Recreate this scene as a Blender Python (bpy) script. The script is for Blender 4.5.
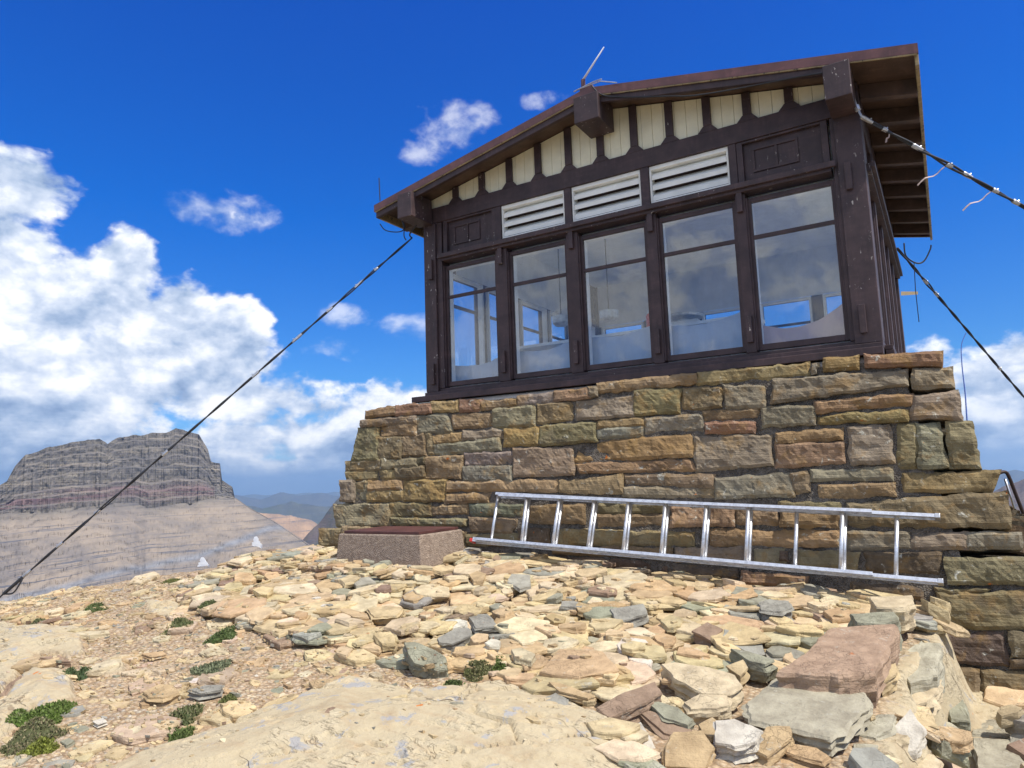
import bpy, bmesh, math, random
import numpy as np
from mathutils import Vector, Matrix
from mathutils.bvhtree import BVHTree

for o in list(bpy.data.objects): bpy.data.objects.remove(o)
S = bpy.context.scene
C = S.collection
R = math.radians
rng = np.random.default_rng(7)
random.seed(7)

# ------------------------------------------------------------------ camera
CP = np.array([4.6359, -5.9234, -0.8529]); YAW, PIT, ROL, FPX = 0.5453, 0.1282, -0.0342, 710.4
F_ = np.array([-math.sin(YAW)*math.cos(PIT), math.cos(YAW)*math.cos(PIT), math.sin(PIT)])
R0_ = np.array([math.cos(YAW), math.sin(YAW), 0.0]); U0_ = np.cross(R0_, F_)
R_ = R0_*math.cos(ROL)+U0_*math.sin(ROL); U_ = -R0_*math.sin(ROL)+U0_*math.cos(ROL)
cam = bpy.data.objects.new('camera', bpy.data.cameras.new('camera')); C.objects.link(cam)
M = Matrix.Identity(4)
for i in range(3):
    M[i][0] = R_[i]; M[i][1] = U_[i]; M[i][2] = -F_[i]; M[i][3] = CP[i]
cam.matrix_world = M
cam.data.sensor_width = 36; cam.data.lens = FPX/1024*36
cam.data.clip_start = 0.05; cam.data.clip_end = 150000
S.camera = cam

def ray(u, v):
    return F_+R_*(u-512)/FPX-U_*(v-384)/FPX
def onplane(u, v, n, c):
    d = ray(u, v); n = np.array(n, float); t = (c-CP@n)/(d@n); return CP+t*d
def azel(u, v):
    d = ray(u, v); d = d/np.linalg.norm(d)
    return math.degrees(math.atan2(d[0], d[1])), math.degrees(math.asin(d[2]))
def proj(P):
    d = np.asarray(P)-CP; w = d@F_
    return 512+FPX*(d@R_)/w, 384-FPX*(d@U_)/w

# ------------------------------------------------------------------ light
SUN_EL, SUN_AZ = 57.0, -8.5            # azimuth from +x
sd = Vector((math.cos(R(SUN_EL))*math.cos(R(SUN_AZ)), math.cos(R(SUN_EL))*math.sin(R(SUN_AZ)), math.sin(R(SUN_EL))))
sun = bpy.data.objects.new('sun', bpy.data.lights.new('sun', 'SUN')); C.objects.link(sun)
sun.data.energy = 4.6; sun.data.angle = R(0.53); sun.data.color = (1.0, 0.955, 0.88)
sun.rotation_euler = sd.to_track_quat('Z', 'Y').to_euler(); sun.location = (8, -4, 12)
S.view_settings.view_transform = 'Standard'; S.view_settings.look = 'None'
S.view_settings.exposure = 0.32; S.view_settings.gamma = 1
S.render.engine = 'CYCLES'

world = bpy.data.worlds.new('World'); S.world = world; world.use_nodes = True
nt = world.node_tree; nt.nodes.clear()

class NB:
    """tiny helper to wire math nodes"""
    def __init__(s, nt): s.nt = nt
    def n(s, t, **k):
        a = s.nt.nodes.new(t)
        for kk, v in k.items(): setattr(a, kk, v)
        return a
    def l(s, a, b): s.nt.links.new(a, b)
    def m(s, op, *ins, clamp=False):
        a = s.n('ShaderNodeMath', operation=op); a.use_clamp = clamp
        for i, x in enumerate(ins):
            if isinstance(x, (int, float)): a.inputs[i].default_value = x
            else: s.l(x, a.inputs[i])
        return a.outputs[0]
    def vm(s, op, *ins):
        a = s.n('ShaderNodeVectorMath', operation=op)
        for i, x in enumerate(ins):
            if isinstance(x, (tuple, list)): a.inputs[i].default_value = x
            elif isinstance(x, (int, float)): a.inputs[i].default_value = x
            else: s.l(x, a.inputs[i])
        return a.outputs[0]
    def noise(s, vec, scale, detail=4, rough=.55, dist=0., lac=2., w=None):
        a = s.n('ShaderNodeTexNoise'); a.inputs['Scale'].default_value = scale
        a.inputs['Detail'].default_value = detail; a.inputs['Roughness'].default_value = rough
        a.inputs['Distortion'].default_value = dist; a.inputs['Lacunarity'].default_value = lac
        if vec is not None: s.l(vec, a.inputs['Vector'])
        return a.outputs['Fac']
    def ramp(s, fac, stops, interp='LINEAR'):
        a = s.n('ShaderNodeValToRGB'); cr = a.color_ramp; cr.interpolation = interp
        while len(cr.elements) < len(stops): cr.elements.new(.5)
        for e, (p, c) in zip(cr.elements, stops):
            e.position = p; e.color = (*c, 1) if len(c) == 3 else c
        s.l(fac, a.inputs[0]); return a.outputs[0]
    def mix(s, fac, a, b, mode='MIX'):
        x = s.n('ShaderNodeMix', data_type='RGBA', blend_type=mode)
        for sock, val in ((x.inputs[0], fac), (x.inputs[6], a), (x.inputs[7], b)):
            if isinstance(val, (int, float)): sock.default_value = val
            elif isinstance(val, (tuple, list)): sock.default_value = (*val[:3], 1)
            else: s.l(val, sock)
        return x.outputs[2]
    def smooth(s, x, lo, hi):
        a = s.n('ShaderNodeMapRange', interpolation_type='SMOOTHSTEP')
        a.inputs[1].default_value = lo; a.inputs[2].default_value = hi
        s.l(x, a.inputs[0]); return a.outputs[0]

# cloud density as a function of direction (az, el in degrees are the two coordinates)
G = bpy.data.node_groups.new('cloud_density', 'ShaderNodeTree')
G.interface.new_socket('Vector', in_out='INPUT', socket_type='NodeSocketVector')
G.interface.new_socket('Density', in_out='OUTPUT', socket_type='NodeSocketFloat')
G.interface.new_socket('Faint', in_out='OUTPUT', socket_type='NodeSocketFloat')
b = NB(G); gi = b.n('NodeGroupInput'); go = b.n('NodeGroupOutput')
vec = gi.outputs[0]
sx = b.n('ShaderNodeSeparateXYZ'); b.l(vec, sx.inputs[0])
az = b.m('DEGREES', b.m('ARCTAN2', sx.outputs[0], sx.outputs[1]))
el = b.m('DEGREES', b.m('ARCSINE', b.m('MINIMUM', b.m('MAXIMUM', sx.outputs[2], -1.), 1.)))
FB = [(452,126,34,26),(430,150,26,14),(546,100,20,9),(402,331,26,14),(346,318,22,12),(360,348,36,14),(222,214,50,17)]
BL = [(290,478,190,26,1.8),(300,440,100,30,1.4),(60,470,140,34,1.8),(12,190,66,44,1.3),(56,190,32,19,1.),(225,395,70,30,1.1),(72,200,12,10,.7),(8,262,62,56,1.5),(60,300,74,54,1.5),(128,262,36,36,1.2),(112,300,62,54,1.4),(175,325,58,50,1.3),(232,332,34,38,1.1),(205,365,70,46,1.3),
      (90,370,100,60,1.2),(10,360,90,70,1.2),(300,412,100,36,1),(395,408,60,34,1),(320,450,130,40,1),(60,440,140,40,1.1),
      (226,216,34,9,.25),
      (1010,385,90,50,1),(930,345,32,18,.5),(980,440,110,50,1),(1000,335,20,12,.35)]
acc = None
cae = b.n('ShaderNodeCombineXYZ'); b.l(az, cae.inputs[0]); b.l(el, cae.inputs[1])
for (u, v, ru, rv, w) in BL:
    a0, e0 = azel(u, v); a1, _ = azel(u+ru, v); _, e1 = azel(u, v-rv)
    sx_, sy_ = 1/abs(a1-a0), 1/abs(e1-e0)
    q = b.n('ShaderNodeVectorMath', operation='MULTIPLY_ADD'); b.l(cae.outputs[0], q.inputs[0]); q.inputs[1].default_value = (sx_, sy_, 0); q.inputs[2].default_value = (-a0*sx_, -e0*sy_, 0)
    dd = b.n('ShaderNodeVectorMath', operation='DOT_PRODUCT'); b.l(q.outputs[0], dd.inputs[0]); b.l(q.outputs[0], dd.inputs[1])
    f = b.m('MULTIPLY_ADD', dd.outputs['Value'], -w, 1.15*w-(1-min(w, 1))*.25)
    acc = f if acc is None else b.m('SMOOTH_MAX', acc, f, .35)
facc = None
for (u, v, ru, rv) in FB:
    a0, e0 = azel(u, v); a1, _ = azel(u+ru, v); _, e1 = azel(u, v-rv)
    sx_, sy_ = 1/abs(a1-a0), 1/abs(e1-e0)
    q = b.n('ShaderNodeVectorMath', operation='MULTIPLY_ADD'); b.l(cae.outputs[0], q.inputs[0]); q.inputs[1].default_value = (sx_, sy_, 0); q.inputs[2].default_value = (-a0*sx_, -e0*sy_, 0)
    dd = b.n('ShaderNodeVectorMath', operation='DOT_PRODUCT'); b.l(q.outputs[0], dd.inputs[0]); b.l(q.outputs[0], dd.inputs[1])
    f = b.m('MULTIPLY_ADD', dd.outputs['Value'], -.8, .65)
    facc = f if facc is None else b.m('MAXIMUM', facc, f)
b.l(b.m('MAXIMUM', facc, -2.5), go.inputs[1])
# scattered cumulus all round, kept out of the part of the sky in the photograph by the azimuth window
gen = b.m('MULTIPLY', b.m('SUBTRACT', b.noise(b.vm('MULTIPLY', vec, (1, 1, 1.7)), 1.7, 3, .5), .385), 5.)
a_l, _ = azel(-60, 384); a_r, _ = azel(1100, 384)
wl = b.smooth(b.m('MULTIPLY', b.m('SUBTRACT', az, a_l), -1), 0, 12)
wr = b.smooth(b.m('SUBTRACT', az, a_r), 0, 12)
win = b.m('MAXIMUM', wl, wr)
gen = b.m('SUBTRACT', gen, b.m('MULTIPLY', b.m('SUBTRACT', 1., win), 9.))
acc = b.m('SMOOTH_MAX', acc, gen, .3)
acc = b.m('MAXIMUM', acc, -2.5)
b.l(acc, go.inputs[0])


b = NB(nt)
tc = b.n('ShaderNodeTexCoord'); dirv = b.vm('NORMALIZE', tc.outputs['Generated'])
sky = b.n('ShaderNodeTexSky', sky_type='NISHITA'); sky.sun_disc = False
sky.sun_elevation = R(SUN_EL); sky.sun_rotation = R(90-SUN_AZ)
sky.altitude = 2500; sky.air_density = 1.15; sky.dust_density = .15; sky.ozone_density = 3.0
SKY = .112
skyc = b.vm('SCALE', sky.outputs[0]); skyc.node.inputs['Scale'].default_value = SKY
sz_ = b.n('ShaderNodeSeparateXYZ'); b.l(dirv, sz_.inputs[0])
skyc = b.mix(1., skyc, b.ramp(sz_.outputs[2], [(0., (.45, .62, .85)), (.12, (.22, .60, 1.0)), (.35, (.0, .52, 1.30)), (.6, (.0, .44, 1.45))]), 'MULTIPLY')
skyc.node.clamp_result = False
g = b.n('ShaderNodeGroup'); g.node_tree = G; b.l(dirv, g.inputs[0]); shape = g.outputs[0]; faint = g.outputs[1]
def puffs(v):
    wv = b.vm('MULTIPLY', v, (1, 1, 1.45))
    n1 = b.noise(wv, 8.5, 9, .60, .15)
    n2 = b.noise(wv, 19., 3, .5)
    bil = b.m('ABSOLUTE', b.m('SUBTRACT', n2, .5))
    return b.m('ADD', b.m('MULTIPLY', b.m('SUBTRACT', n1, .5), 4.6), b.m('MULTIPLY', b.m('SUBTRACT', .09, bil), 2.2))
p0 = puffs(dirv); p1 = puffs(b.vm('NORMALIZE', b.vm('ADD', dirv, (.024, -.007, .028))))
d0 = b.m('ADD', shape, p0)
alpha = b.smooth(d0, .0, .8)
alpha = b.m('MAXIMUM', alpha, b.m('MULTIPLY', b.smooth(b.m('ADD', faint, b.m('MULTIPLY', p0, 1.5)), -.2, 1.5), .52))
lit = b.m('ADD', .78, b.m('MULTIPLY', b.m('SUBTRACT', p0, p1), .55))
lit = b.m('SUBTRACT', lit, b.m('MULTIPLY', b.smooth(d0, .3, 2.4), .26))
sx = b.n('ShaderNodeSeparateXYZ'); b.l(dirv, sx.inputs[0])
# flat grey undersides nearer the horizon
band = b.noise(b.vm('MULTIPLY', dirv, (3, 3, 15)), 2.2, 5, .55)
lowf = b.m('MULTIPLY', b.smooth(b.m('MULTIPLY', sx.outputs[2], -1), -.20, -.05), b.smooth(band, .36, .62))
lit = b.m('SUBTRACT', lit, b.m('MULTIPLY', lowf, .36))
big = b.noise(dirv, 5., 2, .5)
lit = b.m('ADD', lit, b.m('MULTIPLY', b.m('SUBTRACT', big, .5), 1.1), clamp=True)
ccol = b.ramp(lit, [(0., (.20, .29, .48)), (.3, (.35, .45, .63)), (.6, (.60, .67, .80)), (.85, (.88, .90, .94)), (1., (1.0, 1.0, 1.0))])
col = b.mix(alpha, skyc, ccol)
bg = b.n('ShaderNodeBackground'); b.l(col, bg.inputs[0]); bg.inputs[1].default_value = 1.
wo = b.n('ShaderNodeOutputWorld'); b.l(bg.outputs[0], wo.inputs[0])

# ------------------------------------------------------------------ helpers
def tag(o, label=None, cat=None, group=None, kind=None):
    if label: o['label'] = label
    if cat: o['category'] = cat
    if group: o['group'] = group
    if kind: o['kind'] = kind
    return o
def empty(name, loc, label, cat, group=None):
    o = bpy.data.objects.new(name, None); C.objects.link(o); o.location = loc
    o.empty_display_size = .1
    return tag(o, label, cat, group)

def vnoise(P, seed=0):
    """value noise, P (n,3) -> 0..1"""
    P = np.asarray(P, float); I = np.floor(P).astype(np.int64); f = P-I; f = f*f*(3-2*f)
    def h(i, j, k):
        n = (i*73856093) ^ (j*19349663) ^ (k*83492791) ^ (seed*2654435761)
        n = (n ^ (n >> 13))*1274126177 & 0x7fffffff
        n = (n ^ (n >> 16)) & 0xffff
        return n/65535.
    x, y, z = I[:, 0], I[:, 1], I[:, 2]; r = 0
    for a in (0, 1):
        for b_ in (0, 1):
            for c in (0, 1):
                w = (f[:, 0] if a else 1-f[:, 0])*(f[:, 1] if b_ else 1-f[:, 1])*(f[:, 2] if c else 1-f[:, 2])
                r = r+w*h(x+a, y+b_, z+c)
    return r
def fbm(P, oct=4, seed=0, rough=.5):
    P = np.asarray(P, float); a = 1; s = 0; t = 0
    for i in range(oct):
        s = s+a*vnoise(P*2**i+17.3*i, seed+i); t += a; a *= rough
    return s/t-.5

class MB:
    def __init__(s): s.v = []; s.f = []; s.c = []; s.n = 0
    def add(s, V, Fs, col=None):
        V = np.asarray(V, float).reshape(-1, 3)
        s.v.append(V); s.f += [tuple(int(i)+s.n for i in f) for f in Fs]; s.n += len(V)
        if col is None: col = (.5, .5, .5)
        col = np.asarray(col, float)
        s.c.append(np.tile(col, (len(V), 1)) if col.ndim == 1 else col)
        return s
    def box(s, x0, x1, y0, y1, z0, z1, T=None, col=None):
        V = [(x, y, z) for x in (x0, x1) for y in (y0, y1) for z in (z0, z1)]
        if T: V = [T(*p) for p in V]
        return s.add(V, [(0, 1, 3, 2), (4, 6, 7, 5), (0, 4, 5, 1), (2, 3, 7, 6), (0, 2, 6, 4), (1, 5, 7, 3)], col)
    def hexa(s, P, col=None):      # 8 points: bottom 4 then top 4
        return s.add(P, [(3, 2, 1, 0), (4, 5, 6, 7), (0, 1, 5, 4), (1, 2, 6, 5), (2, 3, 7, 6), (3, 0, 4, 7)], col)
    def prism(s, poly, y0, y1, T=None, col=None):   # polygon in (x,z), extruded in y
        n = len(poly); V = [(x, y0, z) for x, z in poly]+[(x, y1, z) for x, z in poly]
        if T: V = [T(*p) for p in V]
        return s.add(V, [tuple(range(n)), tuple(range(2*n-1, n-1, -1))]+[(i, n+i, n+(i+1) % n, (i+1) % n) for i in range(n)], col)
    def tube(s, pts, r, n=8, col=None, cap=True):
        pts = [np.asarray(p, float) for p in pts]; m = len(pts)
        rs = r if hasattr(r, '__len__') else [r]*m
        V = []; up = None
        for i, p in enumerate(pts):
            t = pts[min(i+1, m-1)]-pts[max(i-1, 0)]; t = t/np.linalg.norm(t)
            if up is None: up = np.array([0, 0, 1.]) if abs(t[2]) < .9 else np.array([1., 0, 0])
            a = np.cross(t, up); a /= np.linalg.norm(a); bb = np.cross(a, t); up = bb
            for k in range(n):
                th = 2*math.pi*k/n; V.append(p+rs[i]*(a*math.cos(th)+bb*math.sin(th)))
        Fs = [(i*n+k, i*n+(k+1) % n, (i+1)*n+(k+1) % n, (i+1)*n+k) for i in range(m-1) for k in range(n)]
        if cap: Fs += [tuple(range(n-1, -1, -1)), tuple(range((m-1)*n, m*n))]
        return s.add(V, Fs, col)
    def build(s, name, mat, parent=None, smooth=False, bevel=0, fixn=True):
        me = bpy.data.meshes.new(name); V = np.concatenate(s.v)
        if parent is not None:
            V = V-np.array(parent_loc(parent))
        me.from_pydata(V.tolist(), [], s.f)
        if mat: me.materials.append(mat)
        ca = me.color_attributes.new('col', 'FLOAT_COLOR', 'POINT')
        cc = np.concatenate(s.c); ca.data.foreach_set('color', np.column_stack([cc, np.ones(len(cc))]).astype(np.float32).ravel())
        if fixn:
            bm = bmesh.new(); bm.from_mesh(me); bmesh.ops.recalc_face_normals(bm, faces=bm.faces); bm.to_mesh(me); bm.free()
        if smooth: me.polygons.foreach_set('use_smooth', [True]*len(me.polygons))
        me.update()
        o = bpy.data.objects.new(name, me); C.objects.link(o)
        if parent is not None: o.parent = parent
        if bevel:
            md = o.modifiers.new('bevel', 'BEVEL'); md.width = bevel; md.segments = 2; md.limit_method = 'ANGLE'; md.harden_normals = False
        return o
def parent_loc(p):
    l = np.array(p.location)
    while p.parent: p = p.parent; l = l+np.array(p.location)
    return l
def grid_faces(nu, nv):
    i = np.arange(nu-1)[:, None]; j = np.arange(nv-1)[None, :]
    a = (i*nv+j).ravel()
    return np.column_stack([a, a+nv, a+nv+1, a+1])
def grid_obj(name, V, nu, nv, mat, col=None, smooth=True, attrs=None):
    me = bpy.data.meshes.new(name); Fq = grid_faces(nu, nv)
    me.vertices.add(len(V)); me.vertices.foreach_set('co', V.astype(np.float32).ravel())
    me.loops.add(Fq.size); me.loops.foreach_set('vertex_index', Fq.ravel().astype(np.int32))
    me.polygons.add(len(Fq)); me.polygons.foreach_set('loop_start', (np.arange(len(Fq))*4).astype(np.int32))
    me.polygons.foreach_set('loop_total', np.full(len(Fq), 4, np.int32))
    me.update(calc_edges=True); me.validate()
    if col is not None:
        ca = me.color_attributes.new('col', 'FLOAT_COLOR', 'POINT')
        ca.data.foreach_set('color', np.column_stack([col, np.ones(len(col))]).astype(np.float32).ravel())
    for k, a in (attrs or {}).items():
        at = me.attributes.new(k, 'FLOAT', 'POINT'); at.data.foreach_set('value', a.astype(np.float32))
    me.polygons.foreach_set('use_smooth', [smooth]*len(me.polygons))
    me.materials.append(mat)
    o = bpy.data.objects.new(name, me); C.objects.link(o); return o

# ------------------------------------------------------------------ materials
def mat(name, rough=.7, metal=0., spec=.5):
    m = bpy.data.materials.new(name); m.use_nodes = True; t = m.node_tree
    p = t.nodes['Principled BSDF']; p.inputs['Roughness'].default_value = rough; p.inputs['Metallic'].default_value = metal
    p.inputs['Specular IOR Level'].default_value = spec
    return m, NB(t), p
def objco(b): return b.n('ShaderNodeTexCoord').outputs['Object']
def wco(b): return b.n('ShaderNodeNewGeometry').outputs['Position']
def bump(b, p, h, strength=.5, dist=.01):
    n = b.n('ShaderNodeBump'); n.inputs['Strength'].default_value = strength; n.inputs['Distance'].default_value = dist
    b.l(h, n.inputs['Height']); b.l(n.outputs[0], p.inputs['Normal']); return n
def attr(b, name='col'):
    a = b.n('ShaderNodeAttribute'); a.attribute_name = name; return a

def dnz(b, w):
    a = b.n('ShaderNodeTexNoise'); a.inputs['Scale'].default_value = 11; a.inputs['Detail'].default_value = 3; b.l(w, a.inputs['Vector']); return a.outputs['Color']
def rock_mat(name, lichen=.5, bscale=1., strata=True, bd=.022, rust=.0):
    m, b, p = mat(name, .88, spec=.25)
    c = attr(b).outputs['Color']; w = wco(b)
    n1 = b.noise(w, 9*bscale, 6, .6); n2 = b.noise(w, 45*bscale, 5, .65); n3 = b.noise(w, 3.1, 3, .5)
    c = b.mix(b.smooth(n1, .3, .7), b.mix(1., c, (.78, .74, .7), 'MULTIPLY'), b.mix(1., c, (1.16, 1.13, 1.08), 'MULTIPLY'))
    c = b.mix(b.m('MULTIPLY', b.smooth(n2, .55, .75), .45), c, b.mix(1., c, (.62, .58, .55), 'MULTIPLY'))
    c = b.mix(b.m('MULTIPLY', b.smooth(b.noise(w, 14*bscale, 5, .7, .6), .60, .70), lichen), c, (.46, .45, .38))
    c = b.mix(b.m('MULTIPLY', b.smooth(b.noise(w, 21, 4, .7), .66, .72), lichen*.8), c, (.10, .095, .085))
    c = b.mix(b.m('MULTIPLY', b.m('MULTIPLY', b.smooth(b.noise(w, 17.3, 3, .6), .70, .74), b.smooth(n3, .5, .6)), lichen), c, (.48, .13, .02))
    if rust: c = b.mix(b.m('MULTIPLY', b.smooth(b.noise(w, 5.5, 5, .65, .4), .50, .66), rust), c, (.27, .165, .06)); c = b.mix(b.m('MULTIPLY', b.smooth(b.noise(w, 4.1, 5, .65, .4), .54, .66), rust*.7), c, (.12, .095, .07))
    b.l(c, p.inputs['Base Color'])
    st = b.noise(b.vm('MULTIPLY', w, (3, 3, 60)), 1.4, 4, .6)
    n4 = b.noise(w, 150, 3, .7)
    vr = b.n('ShaderNodeTexVoronoi'); vr.feature = 'DISTANCE_TO_EDGE'; vr.inputs['Scale'].default_value = 13; b.l(b.vm('ADD', b.vm('MULTIPLY', w, (1, 1, 2.2)), b.vm('MULTIPLY', dnz(b, w), (.3, .3, .3))), vr.inputs['Vector'])
    crk = b.m('MULTIPLY', b.m('SUBTRACT', 1., b.smooth(vr.outputs['Distance'], 0., .045)), b.smooth(n3, .48, .6))
    h0 = b.m('SUBTRACT', b.m('MULTIPLY', n4, .16), b.m('MULTIPLY', crk, .22))
    h = b.m('ADD', b.m('MULTIPLY', n1, .5), b.m('ADD', b.m('MULTIPLY', n2, .32), b.m('MULTIPLY', st, .35 if strata else .1)))
    bump(b, p, b.m('ADD', h, h0), .85, bd)
    return m
M_rock = rock_mat('rubble_rock', .5, 1.3, bd=.02)
M_stone = rock_mat('masonry_stone', .9, 1., bd=.03, rust=.55)

def paint(name, base, chip=(.55, .5, .45), amt=.62, rough=.55, grain=True, worn=.5):
    lt = base[0] > .5; lo = (.92, .92, .92) if lt else (.75, .75, .78); hi = (1.04, 1.04, 1.04) if lt else (1.3, 1.25, 1.25); sk = (.95, .94, .92) if lt else (1.7, 1.65, 1.6)
    m, b, p = mat(name, rough, spec=.4)
    w = wco(b)
    n = b.noise(b.vm('MULTIPLY', w, (1, 1, .45)), 30, 7, .72); n0 = b.noise(w, 2.6, 4, .6)
    c = b.mix(b.smooth(b.noise(w, 6, 5, .6), .3, .7), b.mix(1., base, lo, 'MULTIPLY'), b.mix(1., base, hi, 'MULTIPLY'))
    gz = b.noise(b.vm('MULTIPLY', w, (26, 26, 2.2)), 1.3, 4, .6); gx = b.noise(b.vm('MULTIPLY', w, (2.2, 26, 26)), 1.3, 4, .6)
    c = b.mix(b.m('MULTIPLY', b.smooth(b.m('ADD', gz, gx), 1.02, 1.25), .45), c, b.mix(1., c, sk, 'MULTIPLY'))
    ch = b.m('MULTIPLY', b.smooth(n, amt+.06, amt+.1), b.smooth(n0, worn-.06, worn+.08))
    c = b.mix(ch, c, chip)
    b.l(c, p.inputs['Base Color'])
    g = b.noise(b.vm('MULTIPLY', w, (30, 30, 4)), 1.5, 5, .6)
    bump(b, p, b.m('ADD', b.m('MULTIPLY', g, .6), b.m('MULTIPLY', ch, -.6)), .35, .006)
    return m
BROWN = (.052, .033, .034)
M_brown = paint('brown_paint', BROWN, amt=.62)
M_worn = paint('worn_brown_paint', (.054, .035, .036), amt=.56, worn=.47)
M_eave = paint('brown_eave_paint', (.085, .055, .042), amt=.62)
M_cream = paint('cream_paint', (.88, .82, .60), chip=(.2, .13, .08), amt=.66, worn=.5)
M_white = paint('white_louver_paint', (.86, .85, .79), chip=(.35, .3, .25), amt=.67)
M_int = paint('white_interior_paint', (.82, .83, .83), chip=(.5, .45, .4), amt=.7)
M_roofmetal = paint('dark_red_roof_metal', (.12, .055, .053), chip=(.2, .13, .1), amt=.64, rough=.45)
M_lid = paint('dark_red_lid_paint', (.085, .034, .030), chip=(.2, .12, .1), amt=.62)
M_drip = paint('sunlit_yellow_edge_board', (.30, .24, .13), chip=(.06, .05, .04), amt=.5, worn=.35)  # rotten yellowish edge, with the warm sun on it put into the colour

def mk_glass():
    m = bpy.data.materials.new('window_glass'); m.use_nodes = True; t = m.node_tree; t.nodes.clear(); b = NB(t)
    tr = b.n('ShaderNodeBsdfTransparent'); tr.inputs[0].default_value = (.93, .95, .96, 1)
    gl = b.n('ShaderNodeBsdfGlossy'); gl.inputs['Roughness'].default_value = .015; gl.inputs[0].default_value = (.95, .97, 1, 1)
    df = b.n('ShaderNodeBsdfDiffuse'); df.inputs[0].default_value = (.55, .55, .55, 1)
    fr = b.n('ShaderNodeFresnel'); fr.inputs[0].default_value = 1.5
    bf = b.m('SUBTRACT', 1., b.n('ShaderNodeNewGeometry').outputs['Backfacing'])
    f = b.m('MULTIPLY', b.m('ADD', b.m('MULTIPLY', fr.outputs[0], 1.5), .04, clamp=True), bf)
    w = wco(b)
    n = b.noise(w, 1.6, 2, .5); bp = b.n('ShaderNodeBump'); bp.inputs['Strength'].default_value = .12; bp.inputs['Distance'].default_value = .02
    b.l(n, bp.inputs['Height']); b.l(bp.outputs[0], gl.inputs['Normal'])
    mx = b.n('ShaderNodeMixShader'); b.l(f, mx.inputs[0]); b.l(tr.outputs[0], mx.inputs[1]); b.l(gl.outputs[0], mx.inputs[2])
    dm = b.n('ShaderNodeMixShader'); b.l(b.m('MULTIPLY', b.m('MULTIPLY', b.smooth(b.noise(b.vm('MULTIPLY', w, (1, 1, .4)), 6, 6, .7), .3, .8), .12), bf), dm.inputs[0])
    b.l(mx.outputs[0], dm.inputs[1]); b.l(df.outputs[0], dm.inputs[2])
    o = b.n('ShaderNodeOutputMaterial'); b.l(dm.outputs[0], o.inputs[0]); return m
M_glass = mk_glass()
def mk_metal(name, base, rough):
    m, b, p = mat(name, rough, 1.)
    w = wco(b); n = b.noise(w, 30, 5, .65)
    b.l(b.mix(b.smooth(n, .35, .75), base, b.mix(1., base, (.62, .62, .64), 'MULTIPLY')), p.inputs['Base Color'])
    b.l(b.m('ADD', b.m('MULTIPLY', n, .3), rough-.12), p.inputs['Roughness'])
    bump(b, p, b.noise(w, 90, 3, .6), .12, .003)
    return m
M_alu = mk_metal('aluminium', (.80, .81, .83), .42)
M_galv = mk_metal('galvanised_clamp', (.66, .66, .66), .4)
def flat(name, base, rough=.7, metal=0, var=.25, sc=20):
    m, b, p = mat(name, rough, metal); w = wco(b); n = b.noise(w, sc, 4, .6)
    b.l(b.mix(n, b.mix(1., base, (1-var,)*3, 'MULTIPLY'), b.mix(1., base, (1+var,)*3, 'MULTIPLY')), p.inputs['Base Color']); return m
M_cable = flat('dark_steel_cable', (.03, .032, .038), .5, .3)
M_blue = flat('blue_cable', (.02, .05, .22), .5)
M_red = flat('red_plastic', (.55, .03, .02), .4)
M_ribbon = flat('faded_ribbon', (.66, .52, .47), .6)
M_rust = flat('rusty_rail', (.055, .035, .03), .6, .4)
M_cloth = flat('pale_blue_cloth', (.42, .47, .56), .9, 0, .12, 5)
M_pink = flat('pinkish_cloth', (.55, .40, .37), .9, 0, .12, 5)
M_snow = flat('snow', (.86, .87, .88), .8, 0, .05)
M_wood = flat('pale_wood', (.5, .38, .22), .6)

def mk_concrete():
    m, b, p = mat('rough_concrete', .9, spec=.3); w = wco(b)
    v = b.n('ShaderNodeTexVoronoi'); v.inputs['Scale'].default_value = 120; b.l(w, v.inputs['Vector'])
    n = b.noise(w, 26, 6, .7)
    c = b.mix(b.smooth(n, .3, .7), (.28, .215, .17), (.47, .385, .315))
    c = b.mix(b.smooth(v.outputs['Distance'], .15, .5), b.mix(1., c, (1.25, 1.2, 1.15), 'MULTIPLY'), b.mix(1., c, (.7, .68, .66), 'MULTIPLY'))
    b.l(c, p.inputs['Base Color']); bump(b, p, b.m('ADD', n, v.outputs['Distance']), .7, .012); return m
M_conc = mk_concrete()
def mk_mortar():
    m, b, p = mat('mortar', .95, spec=.2); w = wco(b)
    v = b.n('ShaderNodeTexVoronoi'); v.inputs['Scale'].default_value = 85; b.l(w, v.inputs['Vector'])
    n = b.noise(w, 20, 6, .7)
    c = b.mix(b.smooth(n, .3, .7), (.075, .064, .053), (.20, .175, .145))
    c = b.mix(b.smooth(v.outputs['Distance'], .1, .35), b.mix(1., c, (1.9, 1.85, 1.8), 'MULTIPLY'), c)
    b.l(c, p.inputs['Base Color']); bump(b, p, b.m('SUBTRACT', n, v.outputs['Distance']), .9, .02); return m
M_mortar = mk_mortar()
M_cap = flat('sunlit_mortar', (.42, .38, .33), .9, 0, .3, 30)  # mortar made paler, so the sunlit strip under the sill is in its colour

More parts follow.
